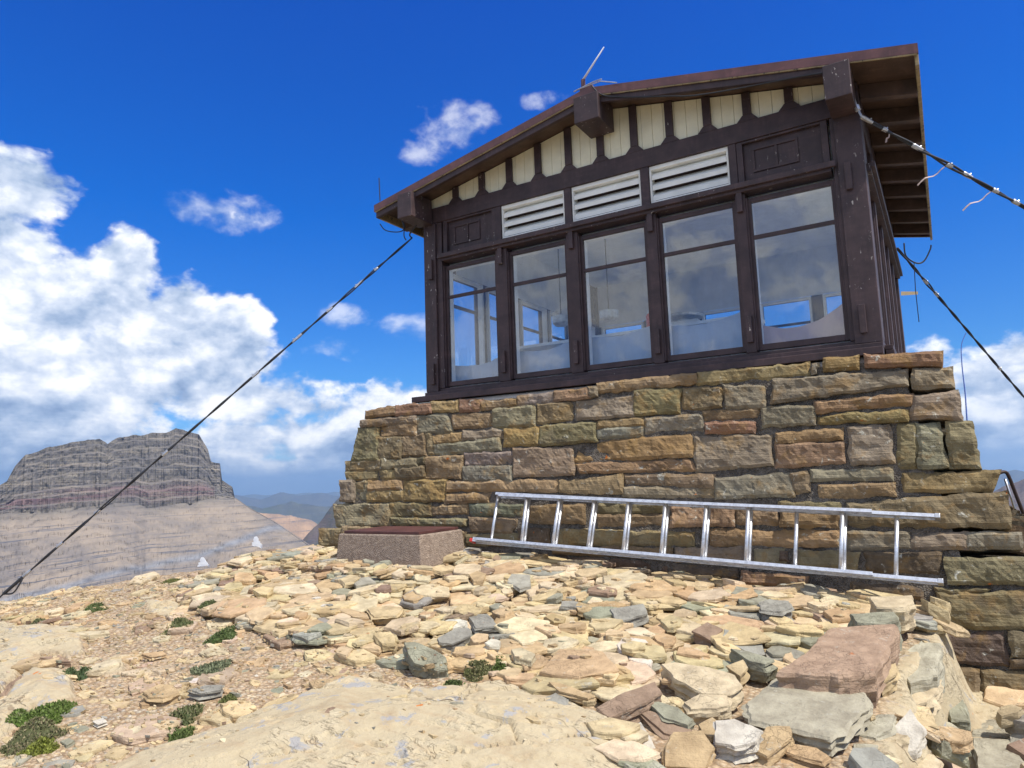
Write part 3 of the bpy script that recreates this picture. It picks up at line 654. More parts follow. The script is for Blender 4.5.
# ------------------------------------------------------------------ masonry platform
BT = .18; PN = np.array([0, 1, -BT]); PC = -.14+BT*.07
ON = np.array([0, -1, BT])/math.hypot(1, BT)
def onwall(u, v, off=0.): return onplane(u, v, PN, PC-off*math.hypot(1, BT))
SC = {'O': (.21, .17, .10), 'G': (.225, .20, .14), 'Y': (.27, .20, .095), 'N': (.28, .20, .115), 'P': (.215, .18, .13), 'B': (.20, .195, .15), 'D': (.115, .09, .065), 'R': (.25, .155, .10), 'K': (.27, .22, .175)}
T1 = (4.265, 320, 370); T2 = (4.267, 460, 370); T3 = (3.84, 600, 350); T4 = (3.84, 760, 340); T5 = (5.12, 600, 450); T6 = (4.197, 780, 470); T7 = (4.571, 800, 340); T8 = (3.737, 750, 563)
ST = [
(T1,'R',198,175,328,153,328,190,198,203),(T1,'R',330,155,473,145,473,180,330,193),(T1,'N',475,142,586,132,586,172,475,181),(T2,'R',2,131,88,124,88,172,2,178),
(T2,'N',92,138,242,124,242,150,92,168),(T2,'K',245,118,398,95,400,135,248,152),(T2,'R',403,92,548,80,550,120,403,132),(T2,'P',553,78,585,75,585,110,553,117),
(T3,'N',-12,132,370,92,370,128,-12,166),(T3,'N',373,90,800,48,805,95,373,135),
(T4,'K',203,92,215,90,217,128,205,130),(T4,'Y',250,75,375,62,380,110,250,120),(T4,'R',405,62,700,45,700,95,405,105),
(T1,'G',178,218,407,198,407,224,178,243),(T1,'N',258,240,407,230,405,277,258,285),(T1,'G',412,197,535,187,568,264,414,270),(T1,'O',565,190,722,178,735,238,572,250),
(T2,'G',143,172,313,158,315,235,148,248),(T2,'O',328,148,478,138,485,215,330,228),(T2,'P',495,130,740,108,742,195,498,212),(T3,'O',130,155,308,150,305,240,134,250),
(T3,'O',318,148,462,143,468,218,320,235),(T3,'G',475,138,630,138,635,212,480,222),(T4,'P',48,158,565,115,570,170,50,245),(T4,'G',588,112,735,104,742,182,588,182),
(T1,'O',165,250,250,248,243,382,135,385),(T1,'O',252,290,348,288,345,378,250,380),(T1,'O',350,290,440,272,450,365,352,368),(T1,'O',447,272,470,272,485,355,458,365),(T1,'N',478,277,612,268,605,303,485,318),(T1,'G',618,262,772,255,770,290,615,298),(T1,'G',490,325,768,295,765,340,490,362),
(T2,'Y',190,255,335,245,335,320,188,325),(T2,'O',345,240,575,225,582,300,345,325),(T3,'N',-6,272,160,260,172,290,-6,302),(T3,'B',-8,308,165,292,160,330,-12,340),
(T3,'K',178,265,392,248,395,305,180,318),(T3,'N',400,238,610,225,605,262,400,275),(T3,'R',408,285,598,278,590,318,408,315),(T4,'G',8,262,210,255,212,325,8,332),(T4,'N',215,240,585,208,585,245,215,278),(T4,'Y',225,295,562,272,568,310,225,320),(T4,'P',588,215,758,198,775,305,578,300),
(T1,'O',105,395,258,382,258,425,105,430),(T1,'O',105,437,243,430,240,465,112,470),(T1,'P',268,385,415,378,415,410,268,418),(T1,'D',420,378,447,376,447,400,420,405),(T1,'N',255,430,322,426,322,462,255,465),(T1,'O',328,425,445,412,445,462,328,465),(T1,'O',450,372,613,366,598,460,452,465),(T1,'K',620,357,815,350,815,405,620,408),(T1,'B',612,415,818,412,818,470,612,474),
(T2,'P',228,338,475,333,488,445,230,455),(T3,'Y',-85,358,350,325,362,405,-95,430),(T3,'N',-90,440,345,418,360,462,-70,472),(T3,'P',365,332,655,330,662,440,370,465),(T4,'Y',62,358,315,340,315,382,62,394),(T4,'N',60,405,322,395,325,470,62,490),(T4,'P',340,335,495,325,515,470,350,475),
(T4,'O',530,325,600,325,608,490,530,495),(T4,'P',605,320,688,318,720,490,614,492),(T7,'O',668,375,780,372,826,580,690,582),
(T1,'G',95,475,146,478,140,560,90,558),(T1,'G',150,478,198,476,198,555,150,560),(T1,'N',207,472,350,470,350,507,207,513),(T1,'Y',200,518,350,515,350,558,200,560),(T1,'Y',358,474,540,470,525,560,358,560),(T2,'N',-52,482,410,470,410,518,-52,515),(T1,'N',545,532,722,526,715,560,540,568),
(T2,'N',430,480,690,452,697,528,430,520),(T3,'O',92,482,437,478,437,528,92,515),(T3,'P',95,530,435,528,437,565,95,560),(T3,'G',442,495,735,475,742,560,445,570),(T4,'O',125,515,180,510,190,580,130,588),(T4,'G',200,500,505,488,512,535,200,540),(T4,'N',228,560,520,552,520,595,228,610),(T7,'Y',465,610,915,598,872,690,470,695),
(T1,'G',62,575,292,572,295,662,70,668),(T1,'O',300,570,470,570,470,622,302,628),(T1,'N',480,582,630,578,628,612,480,620),(T2,'B',45,575,268,575,265,622,40,618),(T1,'O',308,632,622,640,622,664,308,658),(T1,'O',640,632,835,640,820,695,640,690),
(T2,'N',310,585,530,575,530,655,300,650),(T2,'D',250,680,375,680,375,740,250,740),(T5,'O',-9,275,330,278,325,320,-9,328),(T5,'N',-9,335,325,332,325,385,-9,390),(T5,'N',365,290,688,290,685,385,365,390),(T5,'N',700,295,910,305,915,375,700,380),(T6,'O',0,137,255,133,255,160,0,160),(T6,'N',5,168,245,163,240,238,0,238),(T6,'O',285,145,940,92,975,240,290,235),
(T5,'N',-237,405,480,420,480,492,-237,485),(T5,'N',565,405,1226,415,1226,495,565,492),(T6,'G',285,262,540,262,548,330,290,335),(T6,'K',560,268,780,262,780,330,560,332),(T6,'P',784,262,1015,262,1022,328,784,332),
(T5,'O',-237,500,375,505,370,560,-237,530),(T5,'P',390,505,740,500,740,575,390,570),(T5,'G',790,510,940,505,950,585,790,580),(T6,'D',0,342,28,344,28,380,0,380),(T6,'O',80,340,330,350,320,425,80,420),(T6,'D',360,350,680,350,665,435,365,425),(T6,'O',695,372,1120,370,1140,480,715,478),
(T5,'D',-200,545,350,585,350,640,-200,600),(T5,'D',375,590,700,612,700,655,375,645),(T5,'N',730,622,1060,650,1060,705,730,685),(T6,'D',300,470,600,497,600,545,300,520),(T6,'O',658,518,1130,512,1150,670,680,665),(T6,'O',655,500,880,502,850,514,665,516),(T6,'D',555,570,640,580,665,665,600,655),  # D stones here carry the shade under the ladder in their dark colour
(T8,'D',640,265,945,262,965,385,720,370),(T8,'O',978,262,1150,262,1170,355,975,355),(T8,'O',862,400,1180,410,1190,545,865,530),(T8,'O',705,385,850,397,850,525,720,510),(T8,'D',920,570,1180,590,1190,660,975,650),(T8,'D',975,362,1170,362,1170,395,975,392),
(T1,'O',5,680,100,678,85,750,8,750),(T1,'O',-25,752,75,752,75,800,-25,800),(T1,'O',110,670,620,690,620,760,100,760),(T1,'O',625,705,900,700,900,745,625,745),
]
def stone(m, q, col, prot, depth, seed):
    """q: 4 world points tl,tr,br,bl on the wall plane"""
    tl, tr, br, bl = q
    w = np.linalg.norm(tr-tl); h = np.linalg.norm(bl-tl)
    nu = max(4, int(w/.022)); nv = max(4, int(h/.022))
    a, c = np.meshgrid(np.linspace(0, 1, nu+1), np.linspace(0, 1, nv+1), indexing='ij')
    a = a.ravel()[:, None]; c = c.ravel()[:, None]
    P = (tl*(1-a)+tr*a)*(1-c)+(bl*(1-a)+br*a)*c
    n = np.cross(tr-tl, bl-tl); n = n/np.linalg.norm(n); n = n*np.sign(n@(CP-tl)) if abs(n@ON) > .5 else n
    if n@ON < 0 and abs(n@ON) > .5: n = -n
    e = np.minimum(np.minimum(a, 1-a)*w, np.minimum(c, 1-c)*h)[:, 0]
    # wander of the outline
    t1 = (tr-tl)/w; t2 = (bl-tl)/h
    k = np.exp(-e/.03)
    P = P+(fbm(P*14+seed, 3, 301)*.042*k)[:, None]*t1+(fbm(P*14-seed, 3, 302)*.036*k)[:, None]*t2
    big = fbm(P*np.array([5, 5, 9])+seed*1.7, 3, 303)
    fac = np.round(big/.12)*.12*.75+big*.25
    disp = prot+fac*.060+fbm(P*26+seed, 3, 304, .6)*.018-.018*np.exp(-e/.005)
    disp += (c[:, 0]-.5)*rng.uniform(-.02, .012)+(a[:, 0]-.5)*rng.uniform(-.02, .02)
    P = P+disp[:, None]*n
    V = [P]; Fs = [tuple(f) for f in grid_faces(nu+1, nv+1)]
    # rim
    idx = [i*(nv+1) for i in range(nu+1)]+[nu*(nv+1)+j for j in range(1, nv+1)]+[i*(nv+1)+nv for i in range(nu-1, -1, -1)]+[j for j in range(nv-1, 0, -1)]
    base = len(P); rim = P[idx]; cen = rim.mean(0)
    V.append(rim+(cen-rim)*.03-n*depth)
    L = len(idx)
    Fs += [(idx[i], idx[(i+1) % L], base+(i+1) % L, base+i) for i in range(L)]
    V = np.concatenate(V)
    cv = np.array(col)*(1+rng.uniform(-.12, .16))*(1+rng.uniform(-.07, .07, 3))
    n3 = fbm(V*6+seed, 3, 305)[:, None]
    m.add(V, Fs, np.clip(cv*(1+n3*.5), 0, 1))
cabin = empty('lookout_cabin', (2.15, 2.1, 0), 'dark brown timber fire lookout with cream gable boards, on a tall dry-stone base', 'lookout')
m = MB()
for i, (T, cc, *q) in enumerate(ST):
    ex = [(-1.4, -1.2), (1.4, -1.2), (1.4, 1.2), (-1.4, 1.2)]
    pts = [onwall(T[1]+q[2*k]/T[0]+ex[k][0], T[2]+q[2*k+1]/T[0]+ex[k][1]) for k in range(4)]
    right = max(p[0] for p in pts) > 4.45 and pts[1][0] > 4.6; left = pts[0][0] < -.6
    prot = rng.uniform(.0, .03)
    if i >= len(ST)-16 and cc != 'D': prot += .02
    stone(m, pts, SC[cc], prot, .30 if (right or left) else .12, i*3.1)
# side and back faces: coursed blocks
ZT = -.07
def zx(z, side): d = BT*(ZT-z); return (4.40+d+(.5 if z < -1.5 else 0)) if side > 0 else (-.73-d)
def yf(z): return -.14-BT*(ZT-z)
YB = 4.6
rr_ = random.Random(3)
z = ZT
while z > -2.9:
    h = rr_.uniform(.09, .2); z2 = z-h
    for side in (1, -1):
        y = yf(z)+.34
        while y < YB+.3:
            w = rr_.uniform(.2, .7); y2 = min(y+w, YB+.35)
            p = [np.array([zx(zz, side), yy, zz]) for yy, zz in ((y, z-.008), (y2-.02, z-.008), (y2-.02, z2+.008), (y, z2+.008))]
            if side < 0: p = [p[1], p[0], p[3], p[2]]
            stone(m, p, SC[rr_.choice('OOGYNNPB')], rr_.uniform(-.01, .012), .12, rr_.uniform(0, 99))
            y = y2
    z = z2
for o_ in [m]: pass
stones = m.build('stone_base', M_stone, cabin, fixn=True)
m = MB()
def core(z0, z1, off):
    def ring(z): return [(zx(z, -1)+off, yf(z)+off, z), (zx(z, 1)-off, yf(z)+off, z), (zx(z, 1)-off, YB-off, z), (zx(z, -1)+off, YB-off, z)]
    m.hexa(ring(z0)+ring(z1))
core(-1.4999, -.115, .014); core(-3.2, -1.5001, .014)
m.hexa([(-.68, -.019, -.114), (4.38, -.019, -.114), (4.38, YB-.05, -.114), (-.68, YB-.05, -.114), (-.5, .02, -.06), (4.36, .02, -.06), (4.36, YB-.2, -.06), (-.5, YB-.2, -.06)])
m.build('mortar', M_mortar, stones)
MB().hexa([(-.66, yf(-.1)+.045, -.112), (4.44, yf(-.1)+.045, -.112), (4.40, -.02, -.112), (-.60, -.02, -.112), (-.60, yf(-.1)+.085, -.0655), (4.38, yf(-.1)+.085, -.0655), (4.36, -.02, -.058), (-.56, -.02, -.058)]).build('mortar_cap', M_cap, stones, bevel=.008)

# ------------------------------------------------------------------ cabin walls
W = 4.3; D = 4.22
ZE, ZR, EV, OV = 2.108, 2.618, .426, .342
SL = (ZR-ZE)/(W/2+EV)
def rooftop(x): return ZE+SL*(x+EV) if x < W/2 else ZR-SL*(x-W/2)
GT, GB = 1.3525, .1435
MBev = .004
TR = {'front': lambda u, y, z: (u, y, z), 'right': lambda u, y, z: (W-y, u, z), 'back': lambda u, y, z: (W-u, D-y, z), 'left': lambda u, y, z: (y, D-u, z)}
def part(name, mat_, parent=cabin, bevel=MBev, **k):
    def f(m): return m.build(name, mat_, parent, bevel=bevel, **k)
    return f
def wall(side, u0, u1, win):
    T = TR[side]; FR = side == 'front'
    wall_o = MB().box(u0, u1, .005, .135, .006, .075, T).build('wall_plate', M_brown, cabin, bevel=MBev)
    # sill, header ledge
    e = .14 if FR else .0
    MB().box(u0-e if FR else u0+.0, u1+(.0 if FR else 0), -.105 if FR else -.06, .0, -.055, .002, T).box(u0, u1, -.055, .004, .003, .04, T).build('sill', M_brown, cabin, bevel=MBev)
    MB().box(u0+.24*FR, u1-.24*FR, -.03, .13, 1.435, 1.50, T).box(u0+.2*FR, u1-.2*FR, -.06, -.028, 1.462, 1.51, T).build('header', M_worn, cabin, bevel=MBev)
    # windows
    n = len(win)//2
    for k in range(n):
        a, c = win[2*k], win[2*k+1]
        s = MB()
        fr = .035
        s.box(a-fr, a+.0, .045, .085, GB-.05, GT+.04, T).box(c, c+fr, .045, .085, GB-.05, GT+.04, T)
        s.box(a, c, .046, .084, GB-.05, GB, T).box(a, c, .046, .084, GT, GT+.04, T)
        s.box(a, c, .05, .08, 1.035, 1.068, T)
        # stops just outside the sash
        s.box(a-fr-.02, a-fr+.012, .02, .045, GB-.05, GT+.04, T).box(c+fr-.012, c+fr+.02, .02, .045, GB-.05, GT+.04, T)
        so = s.build('window', M_brown, cabin, bevel=.003)
        g = MB().box(a+.0005, c-.0005, .062, .066, GB+.0005, 1.0345, T).box(a+.0005, c-.0005, .062, .066, 1.0685, GT-.0005, T)
        g.build('pane', M_glass, so)
        i_ = MB().box(a-.03, a-.002, .087, .15, GB-.04, GT+.03, T).box(c+.002, c+.03, .087, .15, GB-.04, GT+.03, T).box(a, c, .087, .15, GT+.002, GT+.03, T).box(a-.03, c+.03, .087, .2, GB-.06, GB-.042, T)
        i_.build('inner_trim', M_int, so)
    # posts
    edges = [u0]+list(win)+[u1]
    for k in range(0, len(edges), 2):
        a, c = edges[k], edges[k+1]
        if k == 0: pa, pc = a, c-.036
        elif k == len(edges)-2: pa, pc = a+.036, c
        else: pa, pc = a+.036, c-.036
        end = k in (0, len(edges)-2)
        top = 1.88 if end else 1.434
        p_ = MB().box(pa, pc, -.0 if end else .006, .14 if end else .12, .0765, top, T)
        po = p_.build('corner_post' if end and FR else 'mullion', M_worn if end else M_brown, cabin, bevel=.006)
        if end and FR:   # outer board on the corner
            x0, x1 = (pa-.0, pa+.155) if k == 0 else (pc-.19, pc+.0)
            MB().box(x0, x1, -.028, -.002, .045, 1.872, T).build('corner_board', M_worn, po, bevel=.005)
        # shutter hinge blocks
        if FR:
            for zz in (1.27, .16) if not end else (1.25, .12):
                xm = (pa+pc)/2 if not end else (pa+.1 if k == 0 else pc-.12)
                y_ = -.03 if end else .004
                MB().box(xm-.024, xm+.024, y_-.03, y_-.001, zz, zz+.22, T).build('shutter_cleat', M_worn, po, bevel=.004)
    # louvers and panels between header and beam
    pan = [(u0+.24*FR+.002, .965-.05), (.98, 1.70), (1.78, 2.48), (2.565, 3.275), (3.345, u1-.24*FR-.002)]
    if not FR: pan = [(u0+.05, .93), (.98, 1.70), (1.78, 2.48), (2.565, 3.275), (3.345, u1-.05)]
    for k, (a, c) in enumerate(pan):
        if k in (0, 4):
            s = MB().box(a+.05, c-.05, .035, .05, 1.53, 1.862, T).box(a+.0, a+.05, .0, .06, 1.512, 1.88, T).box(c-.05, c, .0, .06, 1.512, 1.88, T)
            s.box(a+.05, c-.05, .001, .06, 1.512, 1.535, T).box(a+.05, c-.05, .001, .06, 1.86, 1.88, T)
            po = s.build('wall_panel', M_worn, cabin, bevel=.003)
            # raised batten frame on the panel
            f = MB(); x0, x1 = a+.12, a+(c-a)*.68
            f.box(x0, x1, .022, .0345, 1.60, 1.62, T).box(x0, x1, .022, .0345, 1.79, 1.81, T).box(x0, x0+.02, .0225, .0345, 1.62, 1.79, T).box(x1-.02, x1, .0225, .0345, 1.62, 1.79, T).box((x0+x1)/2, (x0+x1)/2+.02, .0225, .0345, 1.62, 1.79, T)
            f.build('trim', M_worn, po, bevel=.002)
        else:
            s = MB(); s.box(a, c, .012, .1, 1.513, 1.55, T).box(a, c, .012, .1, 1.843, 1.88, T).box(a, a+.018, .012, .1, 1.55, 1.843, T).box(c-.018, c, .012, .1, 1.55, 1.843, T)
            fo = s.build('louver', M_white, cabin, bevel=.003)
            sl = MB()
            for q in range(3):
                zc = 1.560+q*.098
                V = [(a+.02, .018, zc-.006), (c-.02, .018, zc-.006), (c-.02, .095, zc+.072), (a+.02, .095, zc+.072), (a+.02, .018, zc+.036), (c-.02, .018, zc+.036), (c-.02, .095, zc+.100), (a+.02, .095, zc+.100)]
                sl.hexa([T(*p) for p in V])
            sl.build('slat', M_white, fo, bevel=.002)
            MB().box(a, c, .101, .112, 1.513, 1.88, T).build('backing', M_brown, fo)
    for k in range(4):
        a = pan[k][1]+.002; c = pan[k+1][0]-.002
        MB().box(a, c, -.006, .11, 1.511, 1.88, T).build('mullion', M_brown, cabin, bevel=.004)
    # inside lining
    MB().box(u0+.2, u1-.2, .141, .155, .0, GB-.062, T).box(u0+.2, u1-.2, .1515, .16, GT+.032, 2.02, T).build('inner_lining', M_int, cabin)
    return wall_o
winF = [.256, .856, 1.060, 1.661, 1.856, 2.470, 2.638, 3.264, 3.420, 4.041]
wall('front', 0, W, winF)
winS = [.24, .86, 1.02, 1.64, 1.80, 2.42, 2.58, 3.20, 3.36, 3.98]
wall('right', .145, D-.145, winS)
wall('left', .145, D-.145, winS)
wall('back', 0, W, winF)
# beam with scalloped top, cream boards and battens, front and back gable
BX = [.42+.3375*k for k in range(11)]
for side in ('front', 'back'):
    T = TR[side]
    poly = [(0, 1.881), (W, 1.881), (W, 2.05)]
    for x in reversed(BX): poly += []
    poly += [(0, 2.05)]
    # as separate convex pieces in one mesh
    s = MB().box(0, W, -.012, .0155, 1.881, 2.048, T).box(0, W, .0157, .12, 1.881, 1.999, T)
    for x in BX: s.prism([(x-.088, 2.0485), (x+.088, 2.0485), (x+.038, 2.105), (x-.038, 2.105)], -.0118, .0155, T)
    s.build('scalloped_beam', M_brown, cabin, bevel=.003)
    s = MB(); x = .02; 
    while x < W-.03:
        x1 = min(x+.104, W-.02); ga = .0025
        t0 = min(rooftop(x), 9)-.055; t1 = rooftop(x1)-.055
        if x < W/2 < x1: s.prism([(x, 2.002), (x1-ga, 2.002), (x1-ga, t1), (W/2, ZR-.055), (x, t0)], .016, .030, T)
        else: s.prism([(x, 2.002), (x1-ga, 2.002), (x1-ga, t1), (x, t0)], .016, .030, T)
        x = x1
    go_ = s.build('gable_boards', M_cream, cabin, bevel=.0015)
    MB().prism([(0, 2.003), (W, 2.003), (W, rooftop(W)-.06), (W/2, ZR-.06), (0, rooftop(0)-.06)], .032, .1, T).build('backing', M_brown, go_)
    for x in BX:
        MB().box(x-.035, x+.035, -.016, .015, 2.1055, rooftop(x)-.06, T).build('batten', M_worn, cabin, bevel=.003)
# side top plates
for side in ('right', 'left'):
    MB().box(-.0+.145, D-.145, -.004, .12, 1.881, 2.09, TR[side]).build('top_plate', M_brown, cabin, bevel=.004)
# floor and ceiling
MB().box(.16, W-.16, .16, D-.16, -.02, .03).build('floor', M_int, cabin)
s = MB(); y = .16
while y < D-.17:
    s.box(.161, W-.161, y, min(y+.088, D-.16), 2.02, 2.035); y += .09
s.build('ceiling', M_int, cabin)

# roof
def slab(x0, x1, y0, y1, o0, o1):
    """sheet following one slope: top offset o1, bottom offset o0 below the roof surface"""
    f = lambda x, o: (x, rooftop_lin(x, x0, x1)+o)
    return [(x0, y0), (x1, y1)]
s = MB()
for sgn in (-1, 1):
    xa, xb = (-EV, W/2) if sgn < 0 else (W/2, W+EV)
    za, zb = rooftop(xa+1e-9), rooftop(xb-1e-9)
    s.hexa([(xa, -OV+.012, za-.045), (xb, -OV+.012, zb-.045), (xb, D+OV-.012, zb-.045), (xa, D+OV-.012, za-.045), (xa, -OV+.012, za-.006), (xb, -OV+.012, zb-.006), (xb, D+OV-.012, zb-.006), (xa, D+OV-.012, za-.006)])
roof = s.build('roof', M_eave, cabin)
s = MB()
for sgn in (-1, 1):
    xa, xb = (-EV, W/2) if sgn < 0 else (W/2, W+EV)
    za, zb = rooftop(xa+1e-9), rooftop(xb-1e-9)
    s.hexa([(xa, -OV, za-.004), (xb, -OV, zb-.004), (xb, D+OV, zb-.004), (xa, D+OV, za-.004), (xa, -OV, za), (xb, -OV, zb), (xb, D+OV, zb), (xa, D+OV, za)])
    for yy in ((-OV, -OV+.01), (D+OV-.01, D+OV)):
        s.hexa([(xa, yy[0], za-.075), (xb, yy[0], zb-.075), (xb, yy[1], zb-.075), (xa, yy[1], za-.075), (xa, yy[0], za-.0045), (xb, yy[0], zb-.0045), (xb, yy[1], zb-.0045), (xa, yy[1], za-.0045)])
s.build('metal_roof_sheet', M_roofmetal, roof)
for sgn in (-1, 1):      # pale line below the flashing
    xa, xb = (-EV+.01, W/2) if sgn < 0 else (W/2, W+EV-.01)
    za, zb = rooftop(xa+1e-9), rooftop(xb-1e-9)
    for y0, y1 in ((-OV+.004, -OV+.018), (D+OV-.018, D+OV-.004)):
        MB().hexa([(xa, y0, za-.084), (xb, y0, zb-.084), (xb, y1, zb-.084), (xa, y1, za-.084), (xa, y0, za-.0755), (xb, y0, zb-.0755), (xb, y1, zb-.0755), (xa, y1, za-.0755)]).build('drip_edge', M_drip, roof)
    for y0, y1 in ((-OV+.022, -OV+.062), (D+OV-.062, D+OV-.022)):
        if sgn > 0: xb = W-.02; zb = rooftop(xb)
        f = MB().hexa([(xa, y0, za-.142), (xb, y0, zb-.142), (xb, y1, zb-.142), (xa, y1, za-.142), (xa, y0, za-.047), (xb, y0, zb-.047), (xb, y1, zb-.047), (xa, y1, za-.047)])
        f.build('barge_board', M_brown, roof, bevel=.004)
# purlin ends
for (x0, x1, z0, z1) in ((-.06, .125, 1.80, 2.125), (2.03, 2.27, 2.225, 2.535), (4.10, 4.30, 1.79, 2.125)):
    x1 = min(x1, 4.285); zt = z1-.0
    MB().box(x0, x1, -.385, -.03, z0+.06, zt).build('purlin', M_worn, cabin, bevel=.006)
    MB().box(x0+.02, x1-.02, D+.03, D+.385, z0+.06, zt).build('purlin', M_worn, cabin, bevel=.006)
# rafters under the eaves
y = -.0
ny_ = 8
for i in range(ny_+1):
    yy = .14+i*(D-.28)/ny_
    for sgn in (-1, 1):
        if sgn > 0: xa, xb = W+.005, W+EV-.03
        else: xa, xb = -EV+.03, -.005
        za, zb = rooftop(xa), rooftop(xb)
        MB().hexa([(xa, yy-.035, za-.17), (xb, yy-.035, zb-.17), (xb, yy+.035, zb-.17), (xa, yy+.035, za-.17), (xa, yy-.035, za-.047), (xb, yy-.035, zb-.047), (xb, yy+.035, zb-.047), (xa, yy+.035, za-.047)]).build('rafter', M_eave, roof, bevel=.004)
# eave edge boards
for xa, xb in ((W+EV-.028, W+EV-.002), (-EV+.002, -EV+.028)):
    MB().box(xa, xb, -OV+.064, D+OV-.064, ZE-.135, ZE-.052).build('eave_board', M_drip, roof, bevel=.003)

# ------------------------------------------------------------------ inside
for k in range(5):
    a, c = winF[2*k]-.05, winF[2*k+1]+.05; n = 20; hz = [(.34, .40), (.40, .46), (.44, .50), (.44, .50), (.34, .46)][k]
    V = []; 
    for i in range(n+1):
        t = i/n; x = a+(c-a)*t; zt = hz[0]+(hz[1]-hz[0])*t-.09*math.sin(math.pi*t)*(1.3 if k == 4 else .6)
        yo = .20+.012*math.sin(t*14+k)+.01*math.sin(t*31)
        V += [(x, yo, .035), (x, yo+.01, zt*.5), (x, yo, zt), (x, yo+.006, .035), (x, yo+.016, zt*.5), (x, yo+.006, zt)]
    Fs = []
    for i in range(n):
        o_, p_ = i*6, (i+1)*6
        Fs += [(o_, p_, p_+1, o_+1), (o_+1, p_+1, p_+2, o_+2), (o_+3, o_+4, p_+4, p_+3), (o_+4, o_+5, p_+5, p_+4), (o_+2, p_+2, p_+5, o_+5)]
    lab = ['pale blue cloth hung low inside the leftmost window', 'pale blue cloth hung low inside the second window from the left', 'pale blue cloth hung low inside the middle window', 'pale blue cloth hung low inside the fourth window from the left', 'pinkish sagging cloth hung low inside the rightmost window'][k]
    tag(MB().add(V, Fs).build('curtain', M_pink if k == 4 else M_cloth, smooth=True), lab, 'curtain', 'cloths hung low inside the front windows')
def lathe(m, c, prof, n=20):
    V = [(c[0]+r*math.cos(2*math.pi*k/n), c[1]+r*math.sin(2*math.pi*k/n), c[2]+z) for r, z in prof for k in range(n)]
    Fs = [(i*n+k, i*n+(k+1) % n, (i+1)*n+(k+1) % n, (i+1)*n+k) for i in range(len(prof)-1) for k in range(n)]+[tuple(range(n)), tuple(range((len(prof)-1)*n, len(prof)*n))]
    return m.add(V, Fs)
t = empty('instrument_stand', (2.1, 2.2, .03), 'white cabinet with a round dial on top, inside behind the middle windows', 'stand')
MB().box(1.85, 2.35, 1.95, 2.45, .03, .85).build('cabinet', M_int, t, bevel=.01)
lathe(MB(), (2.1, 2.2, .851), [(.05, 0), (.06, .06), (.24, .07), (.25, .10), (.2, .11)]).build('dial', M_galv, t, smooth=False)
t = empty('red_can', (1.98, .62, .45), 'small red can with a pale lid seen through the middle window', 'can')
lathe(MB(), (2.3, .62, .50), [(.06, 0), (.065, .01), (.065, .15), (.05, .17)]).build('body', M_red, t)
lathe(MB(), (2.3, .62, .671), [(.045, 0), (.045, .03)]).build('lid', M_int, t)
t = empty('shelf', (1.6, .6, .03), 'long pale shelf below the sill inside the front windows', 'shelf')
MB().box(.6, 3.3, .45, .85, .47, .499).build('shelf_board', M_int, t)
for x in (.65, 3.2): MB().box(x, x+.05, .5, .8, .03, .4695).build('leg', M_int, t)
for (x, y_, z_, lab) in ((.95, 1.3, .85, 'round pale pan hanging inside behind the leftmost window'), (1.55, 1.3, .82, 'round pale pan hanging inside behind the second window from the left')):
    t = empty('hanging_pan', (x, y_, z_), lab, 'pan', 'pans hung inside the cabin')
    m = MB(); lathe(m, (x, y_, z_), [(.07, 0), (.1, .03), (.11, .11), (.1, .115)]); m.build('pan', M_galv, t)
    MB().tube([(x, y_, z_+.116), (x, y_, 2.019)], .006, 6).build('hook_wire', M_cable, t)

# ------------------------------------------------------------------ antennas
t = empty('antenna', (2.1, -.2, 2.6), 'white whip antenna clamped to the roof ridge above the front gable', 'antenna')
bs = onplane(583, 80, (0, 1, 0), -.22); tp = onplane(604, 47, (0, 1, 0), -.30)
MB().tube([bs, bs+(tp-bs)*.3, tp], [.011, .009, .005], 8).build('whip', M_int, t, smooth=True)
MB().box(2.06, 2.18, -.30, -.16, ZR+.002, ZR+.05).tube([bs-np.array([0, 0, .16]), bs], .022, 8).build('mount', M_roofmetal, t)
MB().tube([(2.05, -.33, ZR+.02), (2.3, -.37, ZR-.0), (2.45, -.36, ZR-.06)], .005, 6).tube([(2.0, -.3, ZR+.03), (2.2, -.3, ZR+.06), (2.3, -.34, ZR+.035)], .006, 6).build('bracket', M_galv, t)
t = tag(MB().tube([onplane(380, 201, (0, 1, 0), -.2), onplane(379, 178, (0, 1, 0), -.2)], .006, 6).build('lightning_rod', M_cable), 'short thin black rod standing on the left end of the roof', 'rod')
# wire along the barge board
pts = [(4.15, -.335, 2.09), (3.9, -.33, 2.13), (3.4, -.33, 2.19), (3.1, -.33, 2.24), (2.9, -.33, 2.30), (2.5, -.33, 2.42), (2.3, -.34, 2.5), (2.2, -.345, 2.62)]
def smoothpath(pts, n=8):
    P = np.array(pts, float); out = []
    for i in range(len(P)-1):
        p0, p1, p2, p3 = P[max(i-1, 0)], P[i], P[i+1], P[min(i+2, len(P)-1)]
        for t in np.linspace(0, 1, n, endpoint=False):
            out.append(.5*((2*p1)+(-p0+p2)*t+(2*p0-5*p1+4*p2-p3)*t*t+(-p0+3*p1-3*p2+p3)*t**3))
    out.append(P[-1]); return out
tag(MB().tube(smoothpath(pts), .006, 6).build('antenna_wire', M_cable, smooth=True), 'thin black wire sagging along the right barge board up to the ridge', 'wire')

